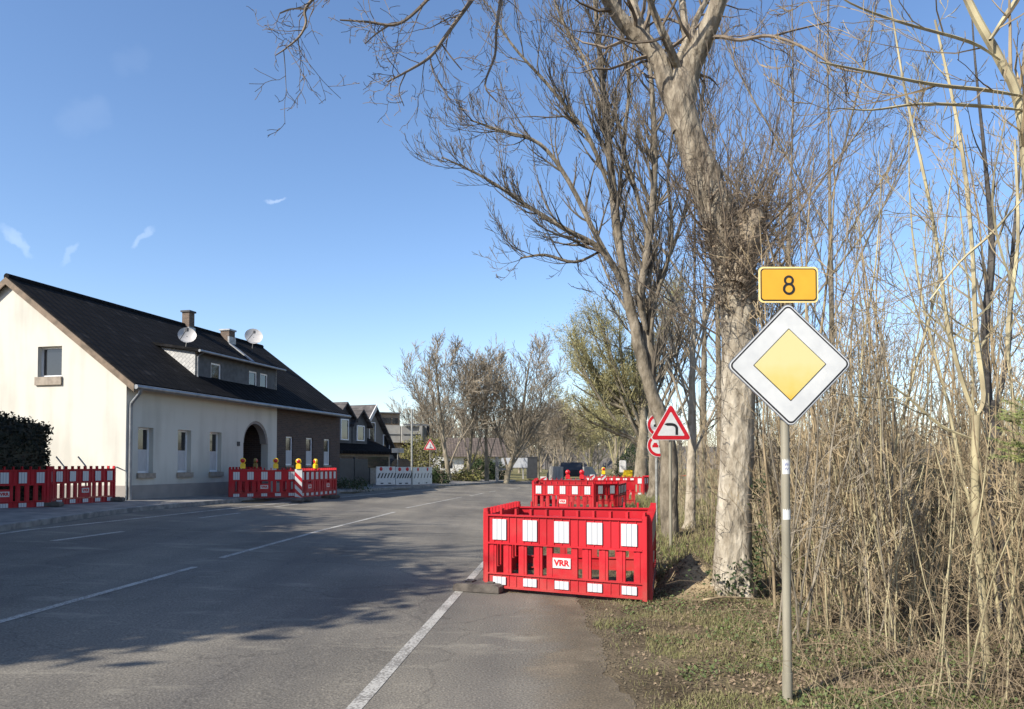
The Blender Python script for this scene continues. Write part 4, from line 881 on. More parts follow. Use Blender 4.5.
def yfade():
    m, n, l, p = nodes('faded_yellow'); t = n.new('ShaderNodeTexCoord'); sp = n.new('ShaderNodeSeparateXYZ'); l.new(t.outputs['Generated'], sp.inputs[0])
    nt = n.new('ShaderNodeTexNoise'); nt.inputs['Scale'].default_value = 5; nt.inputs['Detail'].default_value = 7; l.new(t.outputs['Generated'], nt.inputs[0])
    a = n.new('ShaderNodeMath'); a.operation = 'MULTIPLY_ADD'; a.inputs[1].default_value = .45; l.new(nt.outputs[0], a.inputs[0]); l.new(sp.outputs['Z'], a.inputs[2])
    r = ramp(n, [(.22, (.68,.40,.05)), (.42, (.60,.47,.14)), (.80, (.60,.53,.25))]); l.new(a.outputs[0], r.inputs[0]); l.new(r.outputs[0], p.inputs['Base Color']); p.inputs['Roughness'].default_value = .35
    return m
q = MB(); q.prism(rrect(.175, .175, .003), dia, -.0135, -.0117); q.build('yellow_centre', yfade(), plate)
z8 = D(788.5, 284.7, 5.147).z; x8 = D(788.5, 284.7, 5.147).x-1.915
s8 = lambda p, q_, t: (x8+p, t, z8+q_)
q = MB(); q.prism(rrect(.208, .126, .03), s8, -.003, .004); np_ = q.build('number_plate', M['yellowrim'], PS)
q = MB(); q.prism(rrect(.196, .114, .024), s8, -.0055, -.0032); q.build('black_border', M['black'], np_)
q = MB(); q.prism(rrect(.188, .106, .019), s8, -.0078, -.0057); q.build('yellow_field', M['yellow'], np_)
# the numeral 8 from two rings
q = MB()
for (cz, r1, r2) in ((.030, .0345, .020), (-.030, .042, .0265)):
    n = 24
    for k in range(n):
        a, b_ = 2*math.pi*k/n, 2*math.pi*(k+1)/n
        q.prism([(r2*math.cos(a), cz+r2*math.sin(a)), (r1*math.cos(a), cz+r1*math.sin(a)), (r1*math.cos(b_), cz+r1*math.sin(b_)), (r2*math.cos(b_), cz+r2*math.sin(b_))], s8, -.0105 if cz > 0 else -.0108, -.008)
q.build('numeral', M['black'], np_)
for z_ in (z8-.06, zc+.1, zc-.1):
    q = MB(); q.tube([(0,.035,z_-.02),(0,.035,z_+.02)], .035, 16); q.build('clamp', M['zinc'], PS)
for (pz, hh, mm) in ((467, .05, 'signwhite'), (515, .035, 'signwhite')):
    z_ = D(786, pz, 5.12).z
    q = MB(); n = 12; v = []
    for k in range(n+1):
        t = math.radians(-150+120*k/n)
        for dz in (-hh, hh*(1+.25*math.sin(k*2.3))): v.append((.0312*math.cos(t), .035+.0312*math.sin(t), z_+dz))
    q.add(v, [(2*k, 2*k+2, 2*k+3, 2*k+1) for k in range(n)]); st_ = q.build('sticker', M['signwhite'], PS)
    if hh > .04:
        q = MB(); v = []
        for k in range(3, 9):
            t = math.radians(-150+120*k/n)
            for dz in (.018*(k % 2)+.005, .018*(k % 2)+.014): v.append((.0318*math.cos(t), .035+.0318*math.sin(t), z_+dz))
            for dz in (-.024+.008*(k % 3), -.018+.008*(k % 3)): v.append((.0318*math.cos(t), .035+.0318*math.sin(t), z_+dz))
        q.add(v, [f_ for k in range(5) for f_ in ((4*k, 4*k+4, 4*k+5, 4*k+1), (4*k+2, 4*k+6, 4*k+7, 4*k+3))]); q.build('print', mat('blue_print', (.03,.06,.25), None, 5, .5), st_)
# large notice board, dark container, gate post at the junction
nb_ = empty('notice_board', D(516, 470, 58).xy.to_3d()+Vector((0,0,.45)), -.05, 'large blank grey board on two short legs beyond the junction', 'board')
k6 = 58/740
b_ = MB(); b_.box(-1.15,.9,-.03,.03,1.65+(464-469)*k6-.45+.1,1.65+(464-458)*k6-.45); b_.build('board', mat('pale_grey_board', (.42,.43,.45), (.36,.37,.39), 2, .5), nb_)
for x in (-.6, .55):
    b_ = MB(); b_.box(x-.06,x+.06,.04,.14,0,1.0); b_.build('leg', M['concrete'], nb_)
ct = empty('waste_container', D(532, 470, 60).xy.to_3d()+Vector((0,0,.45)), 0, 'dark metal container right of the grey board', 'container'); b_ = MB(); b_.box(-.4,.45,0,2,0,1.7); b_.build('body', M['anthracite'], ct, bevel=.03); b_ = MB(); b_.box(-.43,.48,-.03,2.03,1.7,1.78); b_.build('lid', M['anthracite'], ct)
gpst = empty('gate_post', D(497, 480, 53).xy.to_3d()+Vector((0,0,.45)), 0, 'weathered post with a short rail beside the trees at the junction', 'post'); b_ = MB(); b_.box(-.12,.12,-.12,.12,0,1.7); b_.build('post', M['concrete'], gpst); b_ = MB(); b_.box(.12,1.1,-.04,.04,.75,.88); b_.build('rail', M['concrete'], gpst)
# grey parapets with dark car between, beyond the second box
for (xa, xb, lab) in ((548, 562, 'left low grey concrete wall behind the second box'), (583, 596, 'right low grey concrete wall behind the second box')):
    a = D(xa, 470, 62); b2 = D(xb, 470, 55 if xa < 570 else 66); a.z = b2.z = .2
    w_ = MB(); L = (b2-a).length; w_.prism([(0,0),(L,0),(L,1.25),(L*.25,1.25),(0,.6)], xz, -.1, .1) if xa < 570 else w_.prism([(0,0),(L,0),(L,.5),(L*.6,1.2),(0,1.2)], xz, -.1, .1)
    o = w_.build('concrete_wall', M['concrete']); o.location = a; o.rotation_euler = (0, 0, math.atan2(b2.y-a.y, b2.x-a.x)); tag(o, lab, 'wall', 'low concrete walls down the road')
cv = copy_tree(car); cv.location = D(572, 472, 60); cv.location.z = .35; cv.rotation_euler = (0, 0, 1.45); tag(cv, 'dark car seen end-on far down the road above the second box', 'car')
tag(car, 'dark parked car half hidden behind the striped barriers', 'car')
# bent metal rails by the gable
for (px, lab) in ((64, 'left bent metal pipe poking up behind the pavement barrier'), (86, 'right bent metal pipe poking up behind the pavement barrier')):
    a = D(px, 472, 20.3); q = MB(); q.tube([(a.x,a.y,.6),(a.x,a.y,a.z+.15),(a.x-.22,a.y,a.z+.42)], .022, 8); tag(q.build('bent_pipe', M['steel']), lab, 'pipe', 'bent pipes at the gable')
q = MB(); a = D(113, 470, 21.2); b2 = D(119, 472, 21.6)
hr = empty('handrail', (a.x, a.y, .58), 0, 'short steel handrail at the foot of the house corner', 'handrail')
q.tube([(0,0,0),(0,0,.95),(.05,.1,.98),(.2,.35,.85),(.2,.35,0)], .02, 8); q.build('rail', M['steel'], hr)
# ------------------------------------------------------------------ trees
def spline(P, n=4):
    P = [Vector(p) for p in P]; out = []
    Q = [P[0]*2-P[1]]+P+[P[-1]*2-P[-2]]
    for i in range(1, len(Q)-2):
        for k in range(n):
            t = k/n; a, b, c, d = Q[i-1], Q[i], Q[i+1], Q[i+2]
            out.append(.5*((2*b)+(c-a)*t+(2*a-5*b+4*c-d)*t*t+(3*b-a-3*c+d)*t**3))
    out.append(P[-1]); return out
def at(P, t):
    f = t*(len(P)-1); i = min(int(f), len(P)-2); return P[i].lerp(P[i+1], f-i), (P[i+1]-P[i]).normalized()
def rint(R, t): f = t*(len(R)-1); i = min(int(f), len(R)-2); return R[i]+(R[i+1]-R[i])*(f-i)
def grow(rn, out, p, d, L, r0, rmin, level, maxl, n=6, wig=.18, up=.12, kids=(5, 4, 3), ang=(.5, 1.0), lr=(.35, .6), tmin=.2, leaves=None, flat=0):
    k = max(3, int(n)); P = [p.copy()]; d = d.normalized()
    for i in range(k):
        d = (d+Vector((rn.gauss(0, wig), rn.gauss(0, wig), rn.gauss(0, wig)+up))).normalized(); P.append(P[-1]+d*L/k)
    R = [max(rmin, r0*(1-i/k)**.8) if i else r0 for i in range(k+1)]
    out.append((P, R))
    if leaves is not None and level >= maxl-1:
        for t in (.5, .75, 1): leaves.append(at(P, t)[0])
    if level < maxl: kidsfrom(rn, out, P, R, L, rmin, level, maxl, wig, up, kids, ang, lr, tmin, leaves, n)
def kidsfrom(rn, out, P, R, L, rmin, level, maxl, wig, up, kids, ang, lr, tmin, leaves, n):
    nk = kids[min(level, len(kids)-1)]
    for j in range(nk):
        t = tmin+(1-tmin)*(j+rn.random())/nk; q, tan = at(P, min(t, .98)); ax = tan.orthogonal().normalized(); ax.rotate(Matrix.Rotation(rn.random()*6.283, 3, tan))
        dd = tan.copy(); dd.rotate(Matrix.Rotation(rn.uniform(*ang), 3, ax)); r = rint(R, t)
        grow(rn, out, q, dd, L*rn.uniform(*lr)*(1.15-.5*t), max(rmin, r*.62), rmin, level+1, maxl, max(3, n-1), wig, up, kids, ang, lr, .15, leaves)
def tubes(paths, sides=None):
    m = MB()
    for P, R in paths:
        r = max(R); s = sides or (3 if r < .012 else 4 if r < .03 else 6 if r < .08 else 10)
        m.tube(P, R, s, cap=False)
    return m
def leafcloud(rn, pts, size, m, name, parent, per=3, spread=.25):
    vs, fs = [], []
    for p in pts:
        for _ in range(per):
            c = p+Vector((rn.gauss(0, spread), rn.gauss(0, spread), rn.gauss(0, spread))); s = size*rn.uniform(.6, 1.3)
            a = Vector((rn.gauss(0,1), rn.gauss(0,1), rn.gauss(0,1))).normalized(); b = a.orthogonal().normalized(); n = len(vs)
            vs += [c+a*s, c+b*s*.5, c-a*s, c-b*s*.5]; fs.append((n, n+1, n+2, n+3))
    me = bpy.data.meshes.new(name); me.from_pydata(vs, [], fs); me.materials.append(m); return link(bpy.data.objects.new(name, me), parent)

# --- A: the big pollarded tree at the roadside
rn = random.Random(21)
YA = 9.1
def PX(pts, k=9.1/740): return [D(x, y, Yd) for (x, y, Yd, w_) in pts], [w_*Yd/740/2 for (x, y, Yd, w_) in pts]
TA = empty('roadside_tree', (2.75, 9.1, 0), 0, 'big pale-barked pollarded tree with a shaggy burr, left of the diamond sign', 'tree')
def local(o, T_): o.data.transform(Matrix.Translation(-Vector(T_.location))); return o
tr = [(735,622,YA,58),(734,603,YA,46),(733,575,YA,36.5),(734,520,YA,34),(737,450,YA,32.5),(739,380,YA,32),(738,320,YA,33),(735,280,YA,38),(728,245,YA,41),(717,212,YA,37),(705,180,YA,32),(694,150,YA,29),(685,122,YA,27),(679,100,YA,31),(680,84,YA,26),(681,72,YA,18)]
P, Rr = PX(tr); P2 = spline(P, 6); R2 = [rint(Rr, i/(len(P2)-1)) for i in range(len(P2))]
m = MB(); S = 28; m.tube(P2, R2, S)
vv = []
for v in m.v[:]:
    v = Vector(v); i = min(range(len(P2)), key=lambda k: (P2[k]-v).length_squared); c = P2[i]; d = v-c; z = v.z
    k = 1+.09*mnoise.fractal(Vector((v.x*3, v.y*3, v.z*1.2)), 1, 2, 4)
    ang = math.atan2(d.y, d.x)
    if z < .7: k *= 1+.28*(1-z/.7)*max(0, math.sin(ang*5+1))
    if 3.2 < z < 5.4: k *= 1+.18*mnoise.fractal(Vector((v.x*6, v.y*6, v.z*5)), 1, 2, 4)
    vv.append(tuple(c+d*k))
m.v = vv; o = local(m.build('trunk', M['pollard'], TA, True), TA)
limbs = [[(681,120,9.1,22),(684,95,9.1,25),(690,68,9.1,24),(701,44,9.0,22),(711,22,8.9,19),(720,-5,8.8,17),(732,-60,8.6,14),(760,-160,8.3,9),(800,-280,8,4)],
 [(682,130,9.1,20),(676,106,9.1,21),(667,85,9.1,20),(660,62,9.15,19),(643,40,9.2,17),(625,24,9.2,15),(607,-2,9.1,13),(585,-50,8.8,10),(560,-130,8.4,6),(540,-230,8,3)],
 [(668,86,9.1,12),(662,70,9.15,12),(651,50,9.3,12),(642,30,9.4,11),(632,0,9.6,10),(625,-60,9.9,8),(615,-160,10.2,4)],
 [(680,72,9.1,9),(668,45,8.9,9),(658,22,8.8,8),(650,0,8.7,7),(640,-50,8.4,5),(632,-120,8.2,3)],
 [(676,66,9.2,9),(686,42,9.3,9),(684,20,9.5,8),(682,0,9.6,7),(676,-60,9.9,5),(690,-150,10.2,3)],
 [(700,60,9.1,9),(693,30,9.3,7),(712,-10,9.7,6),(745,-70,10.2,4)],
 [(702,38,8.95,5),(722,37,8.85,4.5),(740,40,8.7,4),(770,36,8.4,3.4),(805,48,8.1,2.8),(837,67,7.8,2.2),(862,73,7.6,1.6)],
 [(770,37,8.4,2.6),(795,30,8.5,2.2),(830,22,8.6,1.6)],
 # overhanging boughs that reach over the road and dip back into view at the top left
 [(604,-5,9.1,9),(575,-40,8.6,8),(535,-62,8.0,7),(500,-45,7.6,6),(475,-5,7.3,4.5),(460,16,7.2,4),(445,37,7.1,3.6),(430,57,7.0,3),(406,72,6.9,2.2),(387,82,6.8,1.4)],
 [(406,72,6.9,1.6),(399,90,6.9,1.4),(404,106,6.9,1)],[(441,43,7.1,2),(452,58,7.1,1.7),(462,70,7.15,1.3)],[(430,57,7,1.8),(434,74,7,1.5),(450,100,7,1)],
 [(560,-50,8.4,6),(530,-40,7.9,5),(505,-10,7.6,3.6),(497,25,7.5,3),(495,55,7.5,2.6),(485,85,7.4,2),(497,102,7.4,1.2)],
 [(520,-60,7.8,6),(475,-60,7.3,5),(440,-15,7,4),(412,15,6.9,3.4),(393,25,6.8,3),(369,22,6.8,2.4),(340,20,6.7,1.5)],
 [(388,26,6.8,2),(376,34,6.8,1.7),(365,44,6.8,1.1)],
 [(470,-62,7.2,5),(400,-70,6.8,4.5),(345,-40,6.6,4),(316,-5,6.5,3.4),(305,10,6.5,3),(306,23,6.5,2.6),(299,37,6.5,2.2),(285,49,6.4,1.6),(276,55,6.4,1)],
 [(305,9,6.5,2),(291,9,6.5,1.6),(280,13,6.5,1.1)]]
lp, tw = [], []
for li, L_ in enumerate(limbs):
    P, Rr = PX(L_); P2 = spline(P, 4); R2 = [rint(Rr, i/(len(P2)-1)) for i in range(len(P2))]
    if li < 6: lp.append((P2, R2)); lo = dict(kids=(14, 5, 3), L=2.6)
    else: tw.append((P2, R2))
    Ln = sum((P2[i+1]-P2[i]).length for i in range(len(P2)-1))
    nk = (int(Ln*2.1) if li < 6 else int(Ln*4.6)); base = 1.35 if li < 6 else .55
    for j in range(nk):
        t = rn.uniform(.2 if li < 6 else .1, 1); q, tan = at(P2, t); ax = tan.orthogonal().normalized(); ax.rotate(Matrix.Rotation(rn.random()*6.283, 3, tan)); dd = tan.copy(); dd.rotate(Matrix.Rotation(rn.uniform(.6, 1.3), 3, ax))
        grow(rn, tw, q, dd, base*rn.uniform(.4, 1.3), max(.005, min(.028, rint(R2, t)*.4)), .0026, 1, 3, 6, .24, .03 if li < 6 else -.02, (3, 3, 3), (.5, 1.1), (.35, .65), .15)
o = tubes(lp).build('limbs', M['pollard'], TA, True); local(o, TA)
# stub of the cut limb, burr shoots
st = []
c = D(737, 255, 9.1); 
sp_ = [D(735,285,9.0), D(745,255,8.98), D(750,232,8.95), D(752,212,8.95)]; st.append((spline(sp_, 4), [.17,.175,.18,.18,.17,.165,.16,.16,.165,.175,.18,.18,.15]))
mm_ = tubes(st, 16); vv = []
for v in mm_.v: v = Vector(v); f_ = mnoise.noise_vector(v*9)*.06; vv.append(tuple(v+f_))
mm_.v = vv; n0 = len(mm_.v)-16; mm_.f.append(tuple(range(n0, n0+16))); local(mm_.build('stub', M['limbA'], TA, True), TA)
for j in range(300):
    py = rn.triangular(175, 345, 258); side = rn.uniform(-1, 1); cx = 738 if py > 285 else (738-(285-py)*.30); hw = 26 if py > 230 else 20
    q = D(cx+side*hw, py, 9.1-.26*math.sqrt(1-side*side)*.9); dd = Vector((side*1.1+rn.gauss(0,.3), rn.uniform(-.9, .2), rn.uniform(.2, 1.3)))
    if rn.random() < .3: q = D(750+rn.uniform(-8, 12), rn.uniform(205, 260), 9.0+rn.uniform(-.15, .15)); dd = Vector((rn.uniform(-.2, 1.2), rn.uniform(-.5,.5), 1))
    big = rn.random() < .08
    grow(rn, tw, q, dd, rn.uniform(1.2, 2.9) if big else rn.uniform(.15, .75), .012 if big else rn.uniform(.004, .008), .0024, 1, 3 if big else 2, 7 if big else 5, .14 if big else .3, .16 if big else .02, (6, 6, 4), (.35, .9), (.3, .55), .2)
for j in range(60):
    py = rn.uniform(350, 600); side = rn.choice((-1, 1))*rn.uniform(.3, 1); q = D(736+side*20, py, 9.1-.22*math.sqrt(1-side*side)); grow(rn, tw, q, Vector((side, rn.uniform(-.6, 0), rn.uniform(-.2, .7))), rn.uniform(.15, .5), .004, .0022, 2, 3, 5, .3, .02, (3, 3, 3))
o = tubes(tw).build('crown', M['twigA'], TA); local(o, TA)
iv = [D(757+rn.gauss(0, 4), rn.uniform(200, 330), 9.0+rn.uniform(-.1,.25)) for _ in range(150)]+[D(735+rn.gauss(0,18), rn.uniform(220,300), 8.85) for _ in range(90)]
local(leafcloud(rn, iv, .035, M['litter'], 'dead_leaves', TA, 2, .06), TA)

fb = MB(); fb.tube(spline([D(703,600,8.6), D(722,597,8.55), D(742,598,8.6), D(759,599,8.75)], 3), [.012,.013,.014,.014,.013,.012,.012,.011,.01,.009], 7); tag(fb.build('fallen_branch', M['sapB']), 'bare fallen branch lying across the foot of the big pollarded tree', 'branch')
iv = [D(740+rn.gauss(0, 16), rn.uniform(560, 600), 8.83) for _ in range(60)]+[D(757+rn.gauss(0,3), rn.uniform(480, 600), 9.0) for _ in range(120)]
local(leafcloud(rn, iv, .03, M['leaf'], 'ivy', TA, 3, .05), TA)
# --- B: second tall tree
rn = random.Random(5)
TB = empty('bare_tree', (3.36, 16.2, 0), 0, 'tall bare tree with fan of upswept limbs behind the left-bend sign', 'tree')
def traced(T_, trunk, limbs_, matT, matW, dens, base, rmin, spl=5, kids=(5, 4, 3), depth=3, up=.10, extra=None, trname='trunk', leaves=None, dy=.35, wig=.13, nameW='crown', smin=0.15, lr=(.35,.62)):
    P, Rr = PX(trunk); P2 = spline(P, spl); R2 = [rint(Rr, i/(len(P2)-1)) for i in range(len(P2))]
    mm = MB(); mm.tube(P2, R2, 16); vv = []
    for v in mm.v: v = Vector(v); vv.append(tuple(v+mnoise.noise_vector(v*2.5)*R2[0]*.15))
    mm.v = vv; local(mm.build(trname, matT, T_, True), T_)
    big, small = [], []
    for L_ in limbs_:
        s = rn.uniform(-dy, dy); L2 = [(x, y, Yd+s*i/(len(L_)-1)*Yd*.18, w_) for i, (x, y, Yd, w_) in enumerate(L_)]
        P, Rr = PX(L2); Rr[0] *= .55; P2 = spline(P, 4); R2 = [max(rint(Rr, i/(len(P2)-1)), rmin) for i in range(len(P2))]; big.append((P2, R2))
        Ln = sum((P2[i+1]-P2[i]).length for i in range(len(P2)-1))
        for j in range(int(Ln*dens)):
            t = rn.uniform(smin, 1); q, tan = at(P2, t); ax = tan.orthogonal().normalized(); ax.rotate(Matrix.Rotation(rn.random()*6.283, 3, tan)); dd = tan.copy(); dd.rotate(Matrix.Rotation(rn.uniform(.35, .95), 3, ax))
            grow(rn, small, q, dd, base*rn.uniform(.4, 1.2)*(1.2-.5*t), max(rmin, rint(R2, t)*.5), rmin, 1, depth, 6, wig, up, kids, (.35, .85), lr, .15, leaves)
    local(tubes(big).build('limbs', matT, T_, True), T_)
    local(tubes(small).build(nameW, matW, T_), T_)
YB = 16.2
lb = [[(628,292,YB,10.4),(618,237,YB,9.6),(612,180,YB,8.0),(607,130,YB,7.2),(603,85,YB,6.4),(597,25,YB,4.8),(592,-40,YB,3.2),(590,-110,YB,2.0)],
 [(630,300,YB,7.2),(603,252,YB,6.4),(565,229,YB,5.2),(523,203,YB,4.0),(485,178,YB,2.8),(442,157,YB,1.5)],
 [(624,280,YB,6.4),(599,241,YB,5.6),(569,182,YB,4.8),(540,144,YB,3.6),(502,131,YB,3.0),(470,120,YB,1.4)],
 [(614,200,YB,5.6),(590,140,YB,4.8),(570,112,YB,4.0),(548,85,YB,3.2),(510,42,YB,2.4),(490,5,YB,1.2)],
 [(646,330,YB,8.8),(641,296,YB,8.0),(650,229,YB,7.2),(655,160,YB,6.0),(652,90,YB,4.8),(648,30,YB,4.0),(655,-50,YB,2.5)],
 [(649,240,YB,5.6),(634,185,YB,4.8),(624,148,YB,4.4),(629,85,YB,3.6),(620,21,YB,3.0),(612,-40,YB,1.6)],
 [(605,110,YB,4.0),(585,60,YB,3.2),(562,20,YB,3.0),(545,-30,YB,1.6)],
 [(603,250,YB,4.0),(575,262,YB,3.2),(545,255,YB,3.0),(520,258,YB,1.5)],
 [(648,300,YB,4.8),(672,250,YB,4.0),(690,190,YB,3.2),(700,130,YB,3.0),(705,60,YB,1.6)],
 [(650,340,YB,5.6),(656,300,YB,4.8),(672,240,YB,3.6),(668,170,YB,2.8),(680,90,YB,2.0)]]
traced(TB, [(671,556,YB,28),(670,538,YB,20),(669,500,YB,18),(669,460,YB,17),(663,425,YB,15),(655,400,YB,14),(645,372,YB,12),(638,340,YB,11),(631,310,YB,10),(626,285,YB,8)],
       [[(656,402,YB,7),(652,378,YB,10),(650,355,YB,10),(648,330,YB,11),(645,300,YB,10)]]+lb, M['barkB'], M['twigB'], 5.0, 1.5, .0050, kids=(6,5,4), depth=3, up=.17, wig=.10)
# --- pale thin trunk right of sign, and others in the row
rn = random.Random(77)
def rowtree(px, py0, Y, w_, ptop, label, lean=0, n=8, lim=None, mt='barkB', mw='twigB', base=1.8, rmin=.006, cat='tree', group='bare trees lining the verge'):
    b = D(px, py0, Y); z0 = gz(b.x, Y); T_ = empty('bare_tree', (b.x, Y, z0), 0, label, cat, group)
    ps = 464+(1.65-z0)*740/Y
    tr_ = [(px-1, ps+3, Y, w_*1.5), (px, ps-8, Y, w_)]+[(px+lean*k/5, ps+(ptop-ps)*k/5, Y, w_*(1-.13*k)) for k in range(1, 6)]
    lm = []
    for j in range(n):
        k = .3+.65*j/n; x0 = px+lean*k; y0 = ps+(ptop-ps)*k; s = rn.choice((-1, 1)); sp_x = s*rn.uniform(.1, .45)*(ps-ptop); up_ = rn.uniform(.35, .6)*(ps-ptop)
        lm.append([(x0, y0, Y, w_*.32), (x0+sp_x*.35, y0-up_*.4, Y, w_*.25), (x0+sp_x*.7, y0-up_*.8, Y, w_*.17), (x0+sp_x, y0-up_*1.3, Y, w_*.1)])
    lm.append([(px+lean, ptop, Y, w_*.35), (px+lean*1.2, ptop-(ps-ptop)*.25, Y, w_*.22), (px+lean*1.1, ptop-(ps-ptop)*.55, Y, w_*.1)])
    traced(T_, tr_, lm, M[mt], M[mw], 2.2, base, rmin, kids=(5, 4, 3), depth=3, up=.14, wig=.13)
rowtree(690, 538, 17.5, 11, 300, 'slim pale trunk directly right of the left-bend sign', 4, 7, mt='barkA')
rowtree(722, 520, 24, 9, 250, 'slender bare tree seen just left of the big pollarded trunk', -6, 8)
rowtree(781, 515, 21, 9, 180, 'slender bare tree standing behind the diamond sign', 10, 8)
rowtree(835, 515, 23, 8, 160, 'bare tree deep in the thicket, right of the diamond sign', -6, 8)
rowtree(655, 500, 34, 13, 330, 'stout bare trunk far back along the verge, behind the round signs', -4, 8, rmin=.01)
rowtree(702, 510, 29, 9, 280, 'bare tree in the thicket midway between sign pole and big trunk', 3, 8, rmin=.008)
# --- C: yellow-green budding tree behind
rn = random.Random(12)
TC = empty('budding_tree', (6.9, 40, 0), 0, 'wide yellow-green budding tree with short thick trunk beyond the third box', 'tree')
YC = 40; lv = []
lc = []
for j in range(22):
    a = math.radians(88+j*3.7); L_ = rn.uniform(100, 165); x0, y0 = 640+(j % 3)*2, 452-rn.uniform(0, 45)
    x1, y1 = max(x0+L_*math.cos(a)*.95, 572), max(y0-L_*math.sin(a), 292+rn.uniform(0, 25))
    lc.append([(x0, y0, YC, 4.2), ((x0*2+x1)/3-4, y0-(y0-y1)*.30, YC, 3.2), ((x0+2*x1)/3-5, y0-(y0-y1)*.64, YC, 2), (x1, y1, YC, .8)])
for j in range(6):
    lc.append([(642, 435-j*8, YC, 4), (650, 400-j*8, YC, 3), (656+j*3, 360-j*10, YC, 2), (660+j*4, 320-j*8, YC, 1)])
traced(TC, [(642,505,YC,20),(641,490,YC,15),(641,470,YC,13),(642,450,YC,12),(643,430,YC,9),(642,400,YC,6),(640,370,YC,4)], lc, M['barkC'], M['twigG'], 2.4, 1.7, .010, kids=(4,4,3), depth=3, up=.09, leaves=lv, wig=.14)
local(leafcloud(rn, lv, .032, M['bud'], 'buds', TC, 3, .17), TC)
# --- D: clump at the left of the junction, and far trees
def far_tree(px, Y, ztop, halfw, r0, label, seed, mt='barkC', mw='twigC', buds=False, lean=0, fork=.25, rmin=.0115, group='bare trees at the junction', n0=9, name='bare_tree', levels=3):
    rn = random.Random(seed); z0 = zg(D(px, 470, Y).x, Y); x = D(px, 470, Y).x
    T_ = empty(name, (x, Y, z0), 0, label, 'tree', group); Ht = ztop; tp = []; sm = []; lv_ = []
    Pt = spline([Vector((0,0,-.2)), Vector((lean*.08, 0, Ht*fork*.4)), Vector((lean*.3, 0, Ht*fork)), Vector((lean*.55, .1, Ht*fork*1.8)), Vector((lean*.8, 0, Ht*.75)), Vector((lean, 0, Ht*.97))], 3)
    nP = len(Pt); Rt = [max(rmin, r0*(1.25 if i == 0 else 1)*(1-i/(nP-1))**.75) for i in range(nP)]
    tp.append((Pt, Rt))
    for j in range(n0):
        t = fork*.75+(.9-fork*.75)*j/n0; q, tan = at(Pt, t); th = j*2.4+rn.uniform(-.4, .4); out = halfw*rn.uniform(.8, 1.05)*math.sqrt(max(.1, 1-((t-.45)/.75)**2))
        rise = max(out*.5, Ht*(1-t)*rn.uniform(.7, .98)); dd = Vector((math.cos(th)*out, math.sin(th)*out*.8, rise)); L_ = math.hypot(out, rise)*.98
        grow(rn, sm, q, dd, L_, max(rmin, rint(Rt, t)*.42), rmin, 0, levels, 8, .08, .05, (10, 7, 4), (.35, .8), (.38, .62), .2, lv_ if buds else None)
    tubes(tp).build('trunk', M[mt], T_, True); tubes(sm).build('crown', M[mw], T_)
    if buds: leafcloud(rn, lv_[::3] if len(lv_) > 4000 else lv_, .07, M['bud'], 'buds', T_, 1, .15)
    return T_
far_tree(449, 49, 9.2, 2.7, .20, 'leftmost bare tree of the junction clump, wide crown leaning left', 1, lean=-1.0)
far_tree(468, 51, 9.2, 2.4, .19, 'second bare tree from the left in the junction clump, trunk kinked to the right', 2, lean=.5, n0=6)
far_tree(487, 52, 9.0, 2.4, .18, 'third bare tree of the junction clump with pale straight trunk', 3, lean=-.2, n0=6)
far_tree(506, 52, 9.6, 3.7, .24, 'large bare tree at the right of the junction clump, trunk leaning right', 4, lean=1.8, fork=.2, n0=12)
far_tree(538, 72, 7.2, 3.0, .20, 'bare tree beyond the junction with thin rounded crown', 5, group='bare trees beyond the junction')
far_tree(553, 86, 9, 3.0, .18, 'taller slim bare tree just right of the rounded one beyond the junction', 6, lean=.5, group='bare trees beyond the junction')
far_tree(562, 64, 6.5, 2.0, .14, 'thin bare roadside tree above the dark car', 7, lean=.3, group='bare trees beyond the junction', rmin=.012)
far_tree(590, 75, 7.0, 3.3, .17, 'small rounded yellow-green tree far down the road', 8, mw='twigG', buds=True, name='budding_tree', group='budding trees', n0=12)
far_tree(616, 62, 9.5, 3.0, .22, 'greenish tree on the far right side of the road behind the third box', 9, mw='twigG', buds=True, name='budding_tree', group='budding trees')
far_tree(428, 62, 6.5, 2.8, .18, 'bare tree behind the small roadworks sign', 10)
rnf = random.Random(40)
for k in range(12):
    px = 512+k*11+rnf.uniform(-4, 4); Y = rnf.uniform(95, 135)
    if k == 0: protoF = [far_tree(px, Y, 11, 4.2, .22, 'distant bare tree before the far woodland', 60, rmin=.03, levels=2, group='distant bare trees', name='distant_tree'), far_tree(px+8, Y+8, 9, 3.5, .2, 'distant bare tree before the far woodland', 61, rmin=.03, levels=2, group='distant bare trees', name='distant_tree')]
    else:
        c = copy_tree(protoF[k % 2]); p_ = D(px, 470, Y); c.location = (p_.x, Y, .4); c.rotation_euler = (0, 0, rnf.uniform(0, 6)); s = rnf.uniform(.7, 1.05); c.scale = (s, s, s)
for k in range(8):
    px = 395+k*17+rnf.uniform(-5, 5); Y = rnf.uniform(88, 120); c = copy_tree(protoF[k % 2]); p_ = D(px, 470, Y); c.location = (p_.x, Y, .4); c.rotation_euler = (0, 0, rnf.uniform(0, 6)); s = rnf.uniform(.6, .85); c.scale = (s, s, s)
